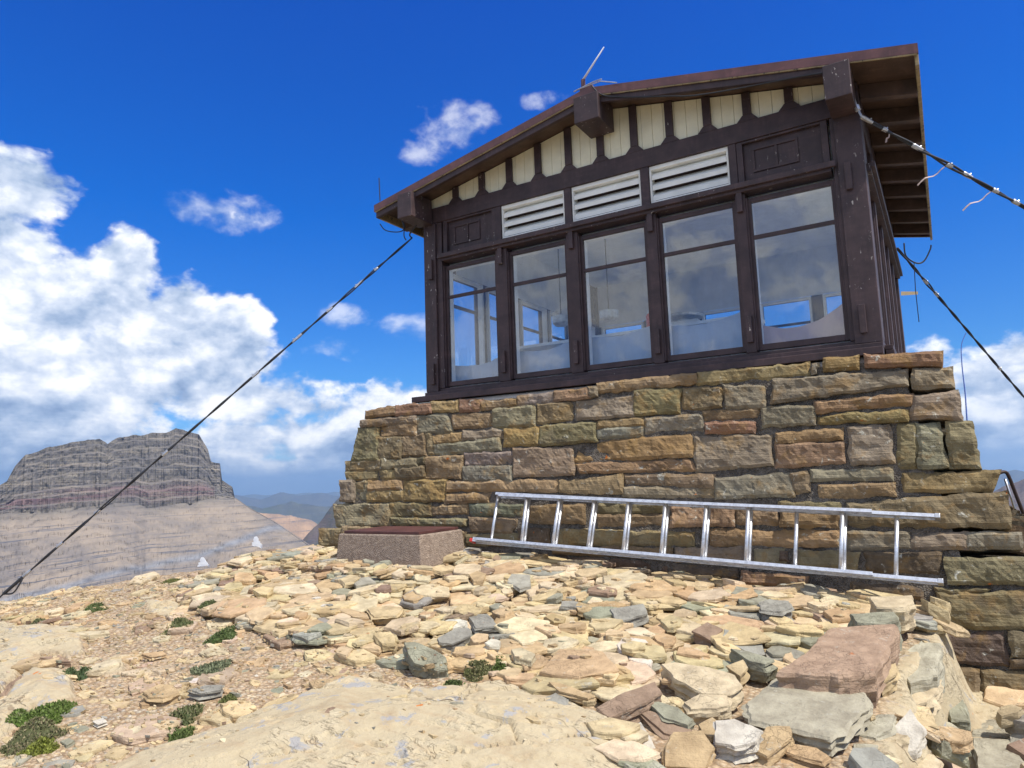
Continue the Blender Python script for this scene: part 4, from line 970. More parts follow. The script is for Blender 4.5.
# ------------------------------------------------------------------ guy cables
def at(u, v, t): return CP+ray(u, v)*t
def cable(name, A, B, r, label, clamps, ribbons=(), sag=.0, group='guy cables holding the cabin down', anchor=True, double=.5):
    root = empty(name, tuple(A), label, 'cable', group)
    A = np.array(A); B = np.array(B); L = np.linalg.norm(B-A); d = (B-A)/L
    s = np.cross(d, [0, 0, 1]); s /= np.linalg.norm(s); u = np.cross(s, d)
    def P(t): return A+(B-A)*t-np.array([0, 0, 1])*sag*4*t*(1-t)
    n = 60
    for k in range(2):
        pts = [P(t)+(s*math.cos(t*L*9+k*3.14)+u*math.sin(t*L*9+k*3.14))*r*.55*(1+.7*max(0, math.sin(t*L*1.9+k*.2))**6) for t in np.linspace(0, 1, n*3)]
        MB().tube(pts, r*.72, 6).build('strand', M_cable, root, smooth=True)
    for t, w in clamps:
        c = P(t); MB().tube([c-d*w/2, c-d*w*.3, c+d*w*.2, c+d*w/2], [r*1.25, r*1.5, r*1.35, r*1.2], 7).tube([c-u*r*1.2, c+u*r*2.4+d*w*.3], r*.5, 5).build('clamp', M_galv, root, smooth=False)
    for t, ln, dr in ribbons:
        c = P(t); dr = np.array(dr, float); dr /= np.linalg.norm(dr); w = np.cross(dr, d); w /= np.linalg.norm(w); V = []; n = 8
        for i in range(n+1):
            q = c+dr*ln*i/n+w*.0+np.array([0, 0, 1])*.012*math.sin(i*1.3); hw = .006+.006*i/n
            V += [q-w*hw, q+w*hw, q-w*hw+d*.002, q+w*hw+d*.002]
        Fs = []
        for i in range(n): o_, p_ = 4*i, 4*i+4; Fs += [(o_, o_+1, p_+1, p_), (o_+2, p_+2, p_+3, o_+3), (o_, p_, p_+2, o_+2), (o_+1, o_+3, p_+3, p_+1)]
        MB().add(V, Fs).build('ribbon', M_ribbon, root)
    return root, P
# left: from bracket at left eave to an anchor on the summit edge outside the frame
A = onplane(412, 238, (0, 1, 0), -.10)
q = at(0, 597, 6.7); d_ = q-A; B = A+d_*1.06
lt = lambda u: (lambda: None)
def tpar(A, B, u, v):
    best = min(np.linspace(0, 1, 2001), key=lambda t: (proj(A+(B-A)*t)[0]-u)**2+(proj(A+(B-A)*t)[1]-v)**2); return float(best)
cl = [(tpar(A, B, u, v), w) for u, v, w in ((376, 269, .05), (359, 284, .12), (329, 309, .08), (297, 338, .13), (255, 374, .09), (164, 452, .07), (98, 513, .07), (60, 545, .07), (25, 577, .16))]
guyL, PL = cable('guy_cable', A, B, .0105, 'dark twisted guy cable running down left from the left eave, across the mountain', cl, anchor=True)
c0 = PL(tpar(A, B, 24, 578)); c1 = PL(tpar(A, B, 4, 594))
MB().tube(smoothpath([c0, c0+np.array([.0, -.02, -.05]), c0*.5+c1*.5+np.array([0, 0, -.07]), c1]), .008, 6).tube([c0, c1], .016, 8).build('turnbuckle', M_cable, guyL)
MB().tube([B+np.array([0, 0, -.6]), B+np.array([0, 0, .05])], .018, 8).build('anchor_rod', M_rust, guyL)
MB().tube(smoothpath([A, A+np.array([-.03, 0, .05]), (-.02, -.12, 1.86)]), .008, 6).build('shackle', M_cable, guyL)
# upper right
A = onplane(858, 116, (1, 0, 0), 4.33); A = np.array([4.335, -.10, 1.80])
A = CP+ray(862, 117)*((-.12-CP[1])/ray(862, 117)[1])
q = at(1024, 207, 5.5); B = A+(q-A)*3.6
cl = [(tpar(A, B, u, v), w) for u, v, w in ((866, 121, .10), (885, 129, .04), (918, 146, .09), (950, 164, .05), (967, 176, .08), (996, 190, .05), (1017, 200, .06))]
guyR, PR = cable('guy_cable', A, B, .0125, 'guy cable with white clamps and streamers at the right front roof corner', cl,
      [(tpar(A, B, 890, 133), .07, (-.6, -.1, -1)), (tpar(A, B, 950, 164), .24, (-1, .2, -.35)), (tpar(A, B, 995, 190), .24, (-1, .1, -.42))])
MB().tube(smoothpath([A, A+np.array([-.03, 0, .1]), A+np.array([-.05, 0, .22])]), .009, 6).tube([A+np.array([-.02, 0, .06]), A+np.array([-.03, 0, .1])], .022, 8).build('shackle', M_galv, guyR)
# lower right, from the back corner
A = CP+ray(897, 248)*10.4; q = CP+ray(1024, 397)*11.2; B = A+(q-A)*2.0
cl = [(tpar(A, B, u, v), w) for u, v, w in ((925, 282, .1), (934, 296, .1), (1000, 368, .07))]
guyB, PB_ = cable('guy_cable', A, B, .017, 'guy cable running down right from the rear corner of the roof', cl)
MB().tube([CP+ray(914, 262)*10.4, CP+ray(915.5, 290)*10.4, CP+ray(919, 322)*10.4], .006, 5).build('loose_wire', M_cable, guyB)
tag(MB().hexa([CP+ray(u, v)*t for u, v, t in ((901, 295.5, 10.5), (918, 294.5, 10.5), (918, 294.5, 10.53), (901, 295.5, 10.53), (901, 291.5, 10.5), (918, 291.5, 10.5), (918, 291.5, 10.53), (901, 291.5, 10.53))]).build('wooden_slat', M_wood), 'small pale wooden slat sticking out behind the right wall of the cabin', 'slat')
tag(MB().tube(smoothpath([CP+ray(u, v)*10.6 for u, v in ((904, 243), (906, 256), (916, 263), (924, 261), (930, 250), (931, 245))]), .012, 6).build('drip_loop', M_cable, smooth=True), 'black wire loop hanging under the rear right roof corner', 'wire')
tag(MB().tube(smoothpath([CP+ray(u, v)*t for u, v, t in ((966, 333, 10.8), (961.5, 345, 10.3), (962, 365, 9), (965, 392, 7.4), (967, 420, 6.3), (968, 424, 6.2))]), .006, 6).build('blue_cable', M_blue, smooth=True), 'thin blue cable dropping from the rear guy cable to the top of the stone base', 'cable')
tag(MB().tube(smoothpath([onplane(u, v, (0, 1, 0), y_) for u, v, y_ in ((380, 224, -.3), (385, 230, -.3), (394, 232, -.28), (402, 231, -.25), (405, 226, -.2), (402, 221, -.2))]), .006, 6).tube(smoothpath([onplane(u, v, (0, 1, 0), -.2) for u, v in ((402, 221), (404, 228), (404, 236), (406, 240))]), .006, 6).build('drip_loop', M_cable, smooth=True), 'black wire loop hanging under the left front roof corner', 'wire')
# handrail on the far side of the base
t = empty('handrail', tuple(CP+ray(1024, 540)*7.0), 'rusty dark metal handrail at the right edge beyond the stone base', 'handrail')
f = lambda u, v, k=7.6: CP+ray(u, v)*k
MB().tube(smoothpath([f(999, 473), f(1005, 472), f(1009, 477), f(1018, 500), f(1030, 530), f(1045, 566)]), .018, 8).build('top_rail', M_rust, t, smooth=True)
MB().tube([f(1005, 479), f(1012, 500), f(1020, 528), f(1034, 566)], .012, 8).build('lower_rail', M_galv, t, smooth=True)
MB().tube([f(1045, 560), f(1045, 700)], .018, 8).build('post', M_rust, t, smooth=True)

# ------------------------------------------------------------------ box with lid
zc_ = -1.57+.03; Cn = onplane(420, 561, (0, 0, 1), -1.545)
L_ = onplane(337, 557, (0, 1, 0), Cn[1]); x0, x1 = L_[0], Cn[0]; y0 = Cn[1]
y1 = -.44; zb = -1.85; zt = onplane(420, 532.5, (0, 1, 0), y0+.02)[2]
box = empty('concrete_box', ((x0+x1)/2, (y0+y1)/2, zb), 'low concrete box with a dark red lid at the left foot of the stone base', 'box')
n = 14
m = MB(); hb = zt-.022
m.hexa([(x0-.03, y0-.03, zb), (x1+.05, y0-.03, zb), (x1+.05, y1+.03, zb), (x0-.03, y1+.03, zb), (x0+.01, y0+.01, hb), (x1-.01, y0+.01, hb), (x1-.01, y1, hb), (x0+.01, y1, hb)])
m.build('base', M_conc, box, bevel=.012)
MB().box(x0+.06, x1-.03, y0+.03, y1-.03, hb+.001, zt+.004).build('lid', M_lid, box, bevel=.004)

# ------------------------------------------------------------------ ladder
lad = empty('ladder', (2.6, -.6, -1.5), 'aluminium extension ladder lying on its side against the foot of the stone base', 'ladder')
YTOP = -.415; YBOT = -.60
BL_ = onplane(474, 541, (0, 1, 0), YBOT); BR_ = onplane(938, 582, (0, 1, 0), YBOT-.02)
TL_ = onplane(497, 494.5, (0, 1, 0), YTOP); TR_ = onplane(935, 517, (0, 1, 0), YTOP-.03)
def rail(P, Q, h, col=None, off=(0, 0, 0), upv=1):
    P = np.array(P)+off; Q = np.array(Q)+off; d = (Q-P)/np.linalg.norm(Q-P)
    s = (TL_-BL_); s = s-d*(s@d); s /= np.linalg.norm(s)*upv; n = np.cross(d, s); n *= np.sign(n@(CP-P))
    m = MB(); w = .014
    def bar(a, b, c, e): m.hexa([P+s*a+n*c, Q+s*a+n*c, Q+s*b+n*c, P+s*b+n*c, P+s*a+n*e, Q+s*a+n*e, Q+s*b+n*e, P+s*b+n*e])
    bar(-.004, .004, -h/2+.004, h/2-.004)              # web
    bar(-.012, .012, h/2-.004, h/2); bar(-.012, .012, -h/2, -h/2+.004)
    return m, s, n, d
m, sL, nL, dL = rail(BL_, BR_, .062); m.build('rail', M_alu, lad, bevel=.0012)
m, _, _, dT = rail(TL_, TR_, .062); m.build('rail', M_alu, lad, bevel=.0012)
fo = nL*.036
fb0 = onplane(474, 540, (0, 1, 0), YBOT-.04); fb1 = onplane(873, 576, (0, 1, 0), YBOT-.055)
ft0 = onplane(500, 495, (0, 1, 0), YTOP-.04); ft1 = onplane(872, 511, (0, 1, 0), YTOP-.06)
m, *_ = rail(fb0+sL*.008, fb1+sL*.008, .055); m.build('fly_rail', M_alu, lad, bevel=.0012)
m, *_ = rail(ft0-sL*.008, ft1-sL*.008, .055); m.build('fly_rail', M_alu, lad, bevel=.0012)
RG = [(498.5, 491), (528.5, 522.8), (561, 554), (596, 589), (630, 624.5), (667, 662.5), (708, 703.5), (750, 747.5), (797, 795), (844, 842.4), (897, 896)]
def xat(P, Q, u):
    lo, hi = -.2, 1.2
    for _ in range(40):
        mm = (lo+hi)/2
        if proj(P+(Q-P)*mm)[0] < u: lo = mm
        else: hi = mm
    return P+(Q-P)*lo
for k, (ut, ub) in enumerate(RG):
    off_ = .0 if k in (0, 8, 10) else .014
    if k not in (0,) or True:
        MB().tube([xat(BL_, BR_, ub+off_*100)+sL*.003, xat(TL_, TR_, ut+off_*100)-sL*.003], .0145, 10).build('rung', M_alu, lad, smooth=True)
    if k not in (0, 8, 10):
        MB().tube([xat(fb0, fb1, ub-1.5)+sL*.011, xat(ft0, ft1, ut-1.5)-sL*.011], .0155, 10).build('rung', M_alu, lad, smooth=True)
for P, d, mt in ((BL_, -dL, M_red), (BR_, dL, M_galv), (TR_, dT, M_galv)):
    MB().hexa([P+d*a+sL*s_+nL*c for c, a, s_ in ((-.034, -.002, -.016), (-.034, .03, -.016), (-.034, .03, .016), (-.034, -.002, .016), (.034, -.002, -.016), (.034, .03, -.016), (.034, .03, .016), (.034, -.002, .016))]).build('end_cap', mt, lad, bevel=.004)

# ------------------------------------------------------------------ rocks
COL = {'tan': (.50, .40, .24), 'cream': (.54, .455, .31), 'orange': (.45, .32, .185), 'gold': (.46, .345, .20), 'grey': (.29, .285, .25), 'green': (.28, .28, .21), 'pink': (.44, .345, .255), 'brown': (.29, .21, .15), 'white': (.54, .51, .44), 'red': (.37, .265, .19), 'slab': (.37, .345, .265), 'pale': (.42, .40, .31)}
def slab_rock(m, top, th, down, col, seed, lod=2, rough=.012):
    """top: (n,3) outline; th thickness along 'down'"""
    top = np.asarray(top, float); n0 = len(top); cen = top.mean(0); pts = []
    for i in range(n0):
        a, b_ = top[i], top[(i+1) % n0]
        for k in range(lod): pts.append(a+(b_-a)*k/lod)
    P = np.array(pts); n = len(P); size = np.linalg.norm(P-cen, axis=1).mean()
    down = np.asarray(down, float); down = down/np.linalg.norm(down)
    rad = P-cen
    def jit(Q, a, sd): return Q*1.0+rad/np.linalg.norm(rad, axis=1)[:, None]*(fbm(Q*18+seed, 2, sd)*2*a)[:, None]
    P = jit(P, min(size*.07, .018), 401); P = P+(rad/np.linalg.norm(rad, axis=1)[:, None])*(fbm(P*55+seed, 2, 408)*2*min(size*.05, .014))[:, None]
    r_ = rough
    def hgt(Q, a): return Q-down*((fbm(Q*np.array([9, 9, 9])+seed, 3, 402)*2*a)[:, None])
    rings = [hgt(cen+(P-cen)*.45, r_), hgt(cen+(P-cen)*.8, r_), hgt(cen+(P-cen)*.965, r_*.6), P+down*min(th*.15, .01)]
    if lod > 3:
        k_ = 6
        for q in range(1, k_+1):
            f_ = q/k_; st_o = .022*(rng.random()-.5)+(-.02 if q == k_ else 0)
            Q_ = P+down*th*f_+rad/np.linalg.norm(rad, axis=1)[:, None]*(st_o+(fbm(np.column_stack([P[:, 0]*14, P[:, 1]*14, np.full(len(P), seed+q*3.3)]), 3, 403+q)*2*min(.030, th*.4))[:, None])
            rings.append(Q_)
    else:
        e1 = jit(P+down*th*.45+rad*.015, min(.016, th*.35), 403); e2 = jit(P+down*th*.8-rad*.01, min(.02, th*.4), 404); e3 = P*1+down*th-rad*.08
        rings += [e1, e2, e3]
    V = [hgt(cen[None], r_)]+rings; V = np.concatenate(V)
    Fs = [(0, 1+i, 1+(i+1) % n) for i in range(n)]
    for k in range(len(rings)-1):
        a0 = 1+k*n; b0 = a0+n
        Fs += [(a0+i, b0+i, b0+(i+1) % n, a0+(i+1) % n) for i in range(n)]
    a0 = 1+(len(rings)-1)*n; Fs.append(tuple(range(a0+n-1, a0-1, -1)))
    cv = np.array(col)[None]*np.ones((len(V), 1))
    m.add(V, Fs, np.clip(cv, 0, 1))
    return P
PG = GS
PH = HG.copy()         # pile height, raised as rocks are laid
def raster(poly, fn):
    poly = np.asarray(poly); x0, y0 = poly[:, 0].min(), poly[:, 1].min(); x1, y1 = poly[:, 0].max(), poly[:, 1].max()
    i0, i1 = max(int((x0-GX0)/GS), 0), min(int((x1-GX0)/GS)+1, nx-1); j0, j1 = max(int((y0-GY0)/GS), 0), min(int((y1-GY0)/GS)+1, ny-1)
    if i1 <= i0 or j1 <= j0: return None
    I, J = np.meshgrid(np.arange(i0, i1+1), np.arange(j0, j1+1), indexing='ij'); px = GX0+I*GS; py = GY0+J*GS
    k = inpoly(px, py, poly); 
    if not k.any(): return None
    return I[k], J[k], px[k], py[k]
# --- rocks with an outline of their own
H5 = (3.413, 500, 543); H4 = (3.413, 250, 540); H6 = (3.737, 750, 563); H3 = (3.69, 0, 560)
HERO = [ # transform, colour, thickness, lift above the ground, tilt toward camera, outline of top face, label
 (H6,'slab',.07,.10,0,[(-15,520),(110,410),(250,410),(430,455),(445,540),(300,655),(130,612),(0,590)],'big flat grey-green slab in front of the reddish layered boulder'),
 (H6,'red',.13,.20,0,[(300,240),(545,228),(550,262),(505,335),(465,405),(330,420),(105,398),(200,340)],'large reddish layered boulder just below the right end of the ladder'),
 (H6,'cream',.08,.22,0,[(445,125),(605,120),(612,150),(575,165),(470,165)],'cream block at the right end of the rubble, under the ladder end'),
 (H6,'green',.16,.20,0,[(375,190),(540,180),(555,212),(500,230),(400,222)],'grey-green block resting against the back of the reddish boulder'),
 (H6,'pale',.20,.02,.1,[(560,350),(640,290),(715,295),(722,330),(700,420),(600,440),(548,405)],'pale lichened boulder standing right of the reddish boulder'),
 (H6,'cream',.10,-.02,.1,[(465,505),(560,450),(720,430),(705,480),(660,520),(520,540)],'cracked pale block below the lichened boulder at the right'),
 (H6,'pale',.14,-.10,.2,[(640,570),(700,578),(760,600),(820,650),(815,700),(735,700),(660,665)],'grey block with yellow lichen near the bottom right flagstones'),
 (H6,'white',.10,-.05,.5,[(530,620),(600,540),(650,630),(620,700),(545,720)],'whitish splintered rock left of the lichened grey block'),
 (H6,'tan',.06,.10,.4,[(478,395),(545,372),(550,410),(490,455)],'small upright tan block between the reddish boulder and the lichened one'),
 (H6,'pale',.12,.02,.1,[(372,610),(480,565),(540,565),(530,620),(470,655),(390,640)],'dark grey wedge under the right tip of the big slab'),
 (H6,'orange',.03,.04,.2,[(130,670),(250,690),(300,725),(270,745),(130,705)],'thin orange slab under the front edge of the big slab'),
 (H6,'gold',.09,.07,.3,[(60,612),(150,610),(158,655),(62,725),(10,700)],'ochre angular block below the left corner of the big slab'),
 (H6,'orange',.05,.0,.1,[(110,715),(260,735),(272,775),(90,790)],'flat orange rock at the bottom edge beside the ochre block'),
 (H6,'green',.10,-.06,.1,[(715,470),(790,480),(822,590),(752,580)],'mossy grey rock between the pale block and the wall foot'),
 (H6,'pale',.09,-.02,.2,[(385,672),(480,680),(470,740),(395,770)],'grey block in the bottom corner under the dark wedge'),
 (H6,'slab',.05,-.33,0,[(820,550),(965,575),(975,650),(830,640)],'upper pale green flagstone at the foot of the wall, bottom right'),
 (H6,'slab',.05,-.36,0,[(830,650),(970,660),(1040,760),(1040,800),(850,790)],'lower pale green flagstone at the bottom right corner'),
 (H6,'cream',.05,-.12,.1,[(545,715),(680,712),(720,745),(700,790),(540,790)],'cream rock at the bottom edge below the whitish splintered rock'),
 (H5,'brown',.07,.10,.25,[(325,562),(400,520),(530,470),(555,510),(500,545),(370,600)],'tilted red-brown slab at the lower edge of the rubble beside the bedrock'),
 (H5,'cream',.05,.12,.1,[(550,412),(600,408),(720,425),(800,450),(830,488),(785,512),(690,512),(590,460)],'large cream slab left of the big grey-green slab'),
 (H5,'cream',.10,.09,.2,[(625,545),(680,515),(778,520),(785,552),(740,565),(650,568)],'thick cream block in front of the large cream slab'),
 (H5,'green',.05,.07,.3,[(505,545),(540,540),(600,560),(658,600),(640,620),(560,595)],'grey-green rock beside the thick cream block'),
 (H5,'brown',.06,.04,.4,[(475,575),(510,570),(590,600),(660,640),(640,665),(560,650)],'long brown rock under the grey-green rock, facing the bedrock'),
 (H5,'gold',.07,.07,.9,[(590,642),(690,640),(735,695),(700,770),(560,765),(565,700)],'ochre flat-faced rock leaning at the bottom of the rubble'),
 (H5,'white',.06,.10,.3,[(735,605),(800,598),(900,640),(870,680),(800,695),(735,680)],'bright white rock in front of the thick cream block'),
 (H5,'white',.05,.02,.5,[(445,622),(480,610),(512,660),(535,710),(495,712)],'narrow whitish rock at the edge of the bedrock'),
 (H5,'grey',.05,.06,.2,[(110,545),(190,510),(228,528),(232,575),(170,580)],'pale grey slab lying on the bedrock edge'),
 (H5,'gold',.03,.09,.2,[(165,472),(200,475),(325,520),(300,530),(200,505)],'thin golden slab above the pale grey slab'),
 (H5,'grey',.06,.10,.3,[(372,225),(490,207),(507,240),(400,272)],'grey slab in the middle of the rubble, tipped toward the camera'),
 (H5,'brown',.07,.10,.5,[(652,300),(708,270),(760,293),(722,335)],'grey-brown diamond-shaped rock in the right half of the rubble'),
 (H5,'grey',.07,.12,.1,[(880,203),(920,190),(985,198),(995,220),(960,235),(890,228)],'rounded dark grey stone near the lower right end of the ladder'),
 (H5,'tan',.08,.10,.5,[(768,418),(830,396),(848,425),(820,455)],'tan pointed rock above the corner of the big slab'),
 (H5,'green',.08,.13,.1,[(785,358),(850,370),(940,400),(905,415),(850,402)],'olive block with a square end above the big slab'),
 (H4,'green',.10,.10,.9,[(525,348),(560,345),(625,370),(672,398),(676,445),(640,450),(560,420),(540,390)],'dark grey-green rock standing at the middle edge of the rubble'),
 (H4,'grey',.07,.08,.4,[(640,335),(700,300),(748,298),(755,325),(690,355),(645,350)],'grey-white veined rock right of the dark grey-green rock'),
 (H4,'tan',.06,.07,.1,[(400,235),(460,222),(522,230),(500,258),(420,262)],'tan block in the left half of the rubble'),
 (H4,'gold',.04,.04,.1,[(200,482),(240,475),(300,472),(270,495),(215,505)],'flat golden rock at the top edge of the bedrock'),
 (H4,'grey',.03,.09,.1,[(742,255),(810,250),(850,295),(770,300)],'smooth grey slab in the centre of the rubble'),
 (H3,'gold',.05,.06,.2,[(525,485),(590,455),(640,462),(665,490),(600,508),(545,505)],'ochre rock perched on smaller stones in the left gravel'),
 (H3,'grey',.04,.05,.2,[(695,478),(760,462),(820,460),(815,480),(740,492)],'blue-grey rock lying on the left gravel'),
 (H3,'brown',.03,.06,.3,[(145,358),(220,352),(262,375),(200,372)],'dark brown slab at the edge of the left outcrop'),
 (H3,'green',.02,.02,.1,[(258,615),(300,605),(325,618),(290,632)],'small green-grey slab beside the leftmost plant'),
 (H3,'white',.02,.03,.1,[(340,595),(380,582),(395,595),(360,608)],'small white stone right of the green-grey slab'),
 (H3,'brown',.05,.05,.5,[(0,500),(35,455),(75,425),(82,445),(40,490),(5,520)],'brown tilted slab in the gap of the left outcrop'),
 (H3,'green',.02,.02,.1,[(222,668),(255,655),(275,665),(245,682)],'little grey-green chip below the leftmost plant'),
 (H3,'orange',.03,.03,.2,[(520,345),(600,335),(615,348),(560,358)],'flat orange-brown stone in the left gravel'),
]
hero_px = []; HM = np.zeros((nx, ny), bool)
for i, (T, cc, th, lift, tilt, out, lab) in enumerate(HERO):
    px = [(T[1]+a/T[0], T[2]+c/T[0]) for a, c in out]
    cu, cv = np.mean([p[0] for p in px]), np.mean([p[1] for p in px])
    P0 = ground_pt(cu, cv, max(lift, 0)) if lift >= -.2 else onplane(cu, cv, (0, 0, 1), -2.33)
    if lift >= 0: 
        P0 = ground_pt(cu, cv, lift)
    gz = float(HS(P0[0], P0[1])); 
    # plane through P0, following the slope and tipped toward the camera by 'tilt'
    tc_ = (CP-P0); tc_[2] = 0; tc_ /= np.linalg.norm(tc_)
    nrm = np.array([.02, -.13, 1.])+tc_*tilt*.9; nrm /= np.linalg.norm(nrm)
    if lift < -.2: nrm = np.array([0, -.02, 1.])
    top = np.array([onplane(u, v, nrm, P0@nrm) for u, v in px])
    th2 = th+max(0, P0[2]-th*.9-gz)*.55 if lift > 0 else th
    m = MB(); slab_rock(m, top, th2, -nrm*.6+np.array([0, 0, -.4]), np.array(COL[cc])*.92, i*7.7, lod=7 if T is H6 else 5, rough=.013 if T is H6 else .007)
    o = m.build('rock', M_rock); tag(o, lab, 'rock', 'loose rocks in front of the lookout')
    hero_px.append(px)
    k = raster(top[:, :2], None)
    if k is not None:
        I, J, px_, py_ = k
        zp = (P0@nrm-nrm[0]*px_-nrm[1]*py_)/nrm[2]; PH[I, J] = np.maximum(PH[I, J], zp); HM[I, J] = True

# --- the laid rubble
DENSE = [(225,572),(262,556),(330,557),(425,562),(500,556),(600,572),(700,584),(800,596),(870,602),(925,612),(930,650),(925,720),(930,790),(640,790),(605,740),(570,704),(530,690),(490,682),(440,668),(400,656),(345,650),(290,645),(262,636),(215,622),(180,600)]
LOOSE = [(-60,592),(0,597),(100,588),(170,578),(225,572),(180,600),(215,622),(262,636),(345,650),(440,668),(560,704),(605,740),(600,820),(-60,820)]
cand = []
tries = 0
def gen_poly(cx, cy, a, b_, th, k):
    ang = np.sort((np.arange(k)+rng.uniform(-.33, .33, k))/k*2*math.pi); rad = rng.uniform(.78, 1.12, k)
    x = np.cos(ang)*a*rad; y = np.sin(ang)*b_*rad; c, s = math.cos(th), math.sin(th)
    return np.column_stack([cx+x*c-y*s, cy+x*s+y*c])
rocks = []
names = ['tan', 'cream', 'gold', 'orange', 'grey', 'green', 'pink', 'brown', 'white']
wts = np.array([.38, .25, .14, .07, .045, .04, .03, .03, .006]); wts /= wts.sum(); wts2 = np.array([.18, .26, .08, .04, .2, .18, .02, .03, .01]); wts2 /= wts2.sum()
def lay(x, y, a, b_, th, zone, tiltr, embed, maxlift=.22):
    k = rng.integers(5, 8); poly = gen_poly(x, y, a, b_, rng.uniform(-.7, .7) if rng.random() < .7 else rng.uniform(0, math.pi), k)
    r = raster(poly, None)
    if r is None: return
    I, J, px, py = r; z = PH[I, J]
    if len(z) < 3: return
    if nearbox(x, y) and np.percentile(z, 80)+th > -1.515+.10*(y-y0): return
    if HM[I, J].mean() > .12: return
    if zone == 'rubble' and np.percentile(z, 60)-G0(x, y) > maxlift+rng.uniform(.0, .06): return
    A = np.column_stack([px-x, py-y, np.ones(len(px))])
    try: sol = np.linalg.lstsq(A, z, rcond=None)[0]
    except Exception: return
    gxs = np.clip(sol[0]*.5, -.3, .3)+rng.normal(0, tiltr); gys = np.clip(sol[1]*.5+.07, -.3, .3)+rng.normal(0, tiltr)-tiltr*.2
    base = np.percentile(z-(px-x)*gxs-(py-y)*gys, 62)-embed
    ztop = base+th
    top = np.column_stack([poly, ztop+(poly[:, 0]-x)*gxs+(poly[:, 1]-y)*gys])
    zt = ztop+(px-x)*gxs+(py-y)*gys
    PH[I, J] = np.maximum(PH[I, J], zt)
    rocks.append((top, th+.012, rng.choice(names, p=wts2 if (zone == 'foot' or (x > 4.2 and rng.random() < .75)) else wts), zone, (x, y, ztop), max(a, b_)))
def u2w(poly, n, dz=0):
    """uniform points on the ground inside an image polygon"""
    out = []
    W3 = np.array([ground_pt(u, v)[:2] for u, v in poly]); lo = W3.min(0); hi = W3.max(0)
    while len(out) < n:
        q = rng.uniform(lo, hi, (4*n, 2)); k = inpoly(q[:, 0], q[:, 1], [tuple(w) for w in W3]); out += list(q[k])
    return out[:n]
def covered(x, y, z):
    u, v = proj((x, y, z)); 
    for pp in hero_px:
        if inpoly(np.array([u]), np.array([v]), pp)[0]: return True
    return False
def inbox(x, y): return x0-.08 < x < x1+.12 and y0-.10 < y < y1+.1
def nearbox(x, y): return x0-.25 < x < x1+.35 and y0-.45 < y < y1+.2
for (x, y) in u2w(DENSE, 2100):
    if inbox(x, y) or y > yf(-1.6)-.03: continue
    if covered(x, y, G0(x, y)+.1): continue
    nearr = x > 3.2
    a = float(np.clip(rng.lognormal(math.log(.115), .36), .05, .25)); b_ = a*rng.uniform(.55, .85)
    if y > -.75 and (x < -.2): a *= .7; b_ *= .7
    if step_line(x, y) > .24: continue
    lay(x, y, a, b_, float(np.clip(rng.lognormal(math.log(.021), .28), .012, .038)), 'rubble', .03, .003, .045)
for k_ in range(150):
    x, y = rng.uniform(x0-.3, x1+.4), rng.uniform(y0-.4, y0-.06) if rng.random() < .7 else rng.uniform(y0, y1)
    if inbox(x, y): continue
    a = rng.uniform(.06, .13); lay(x, y, a, a*.7, rng.uniform(.015, .03), 'rubble', .03, .0, .1)
for (x, y) in u2w([(915,620),(950,620),(1010,660),(1024,700),(1100,800),(860,800),(890,700)], 150):
    if y > yf(-2)-.1: continue
    if covered(x, y, G0(x, y)+.03): continue
    a = rng.uniform(.05, .16); lay(x, y, a, a*rng.uniform(.6, .9), rng.uniform(.03, .08), 'foot', .12, .01, .1)
for (x, y) in u2w(LOOSE, 1100):
    u, v = proj((x, y, G0(x, y)))
    bmk, _ = bed_mask(np.array([x]), np.array([y]))
    if bmk[0] > .2 and rng.random() < (.95 if bmk[0] > .9 else .5): continue
    if covered(x, y, G0(x, y)): continue
    a = float(np.clip(rng.lognormal(math.log(.045), .5), .018, .2)); b_ = a*rng.uniform(.5, .85)
    lay(x, y, a, b_, float(np.clip(a*.28, .01, .045)), 'gravel', .05, .012)
# ranking by size in the picture
def pxarea(r):
    q = np.array([proj(p) for p in r[0]]); 
    if q[:, 0].max() < 2 or q[:, 0].min() > 1022 or q[:, 1].min() > 766: return -1
    a_ = .5*abs(np.dot(q[:, 0], np.roll(q[:, 1], 1))-np.dot(q[:, 1], np.roll(q[:, 0], 1)))
    return a_+(q[:, 0].max()-q[:, 0].min())*r[1]*70
rocks.sort(key=pxarea, reverse=True)
NIND = 250
LM = [((421,545),'beside the concrete box'),((560,565),'below the left half of the ladder'),((700,590),'below the middle of the ladder'),((840,605),'below the right end of the ladder'),((820,700),'near the big grey-green slab'),((860,650),'near the reddish boulder'),((450,650),'near the dark standing rock'),((620,660),'mid-rubble above the bedrock'),((640,720),'near the tilted red-brown slab'),((300,600),'on the slope left of the concrete box'),((120,620),'near the mountain skyline'),((150,690),'by the left outcrops'),((240,650),'between the gravel plants'),((330,660),'at the top of the bedrock'),((990,720),'by the wall foot, bottom right'),((560,610),'in the centre of the rubble')]
CN = {'tan': 'tan', 'cream': 'cream', 'gold': 'ochre', 'orange': 'orange-brown', 'grey': 'grey', 'green': 'grey-green', 'pink': 'pinkish', 'brown': 'brown', 'white': 'whitish'}
st = MB(); placed = []
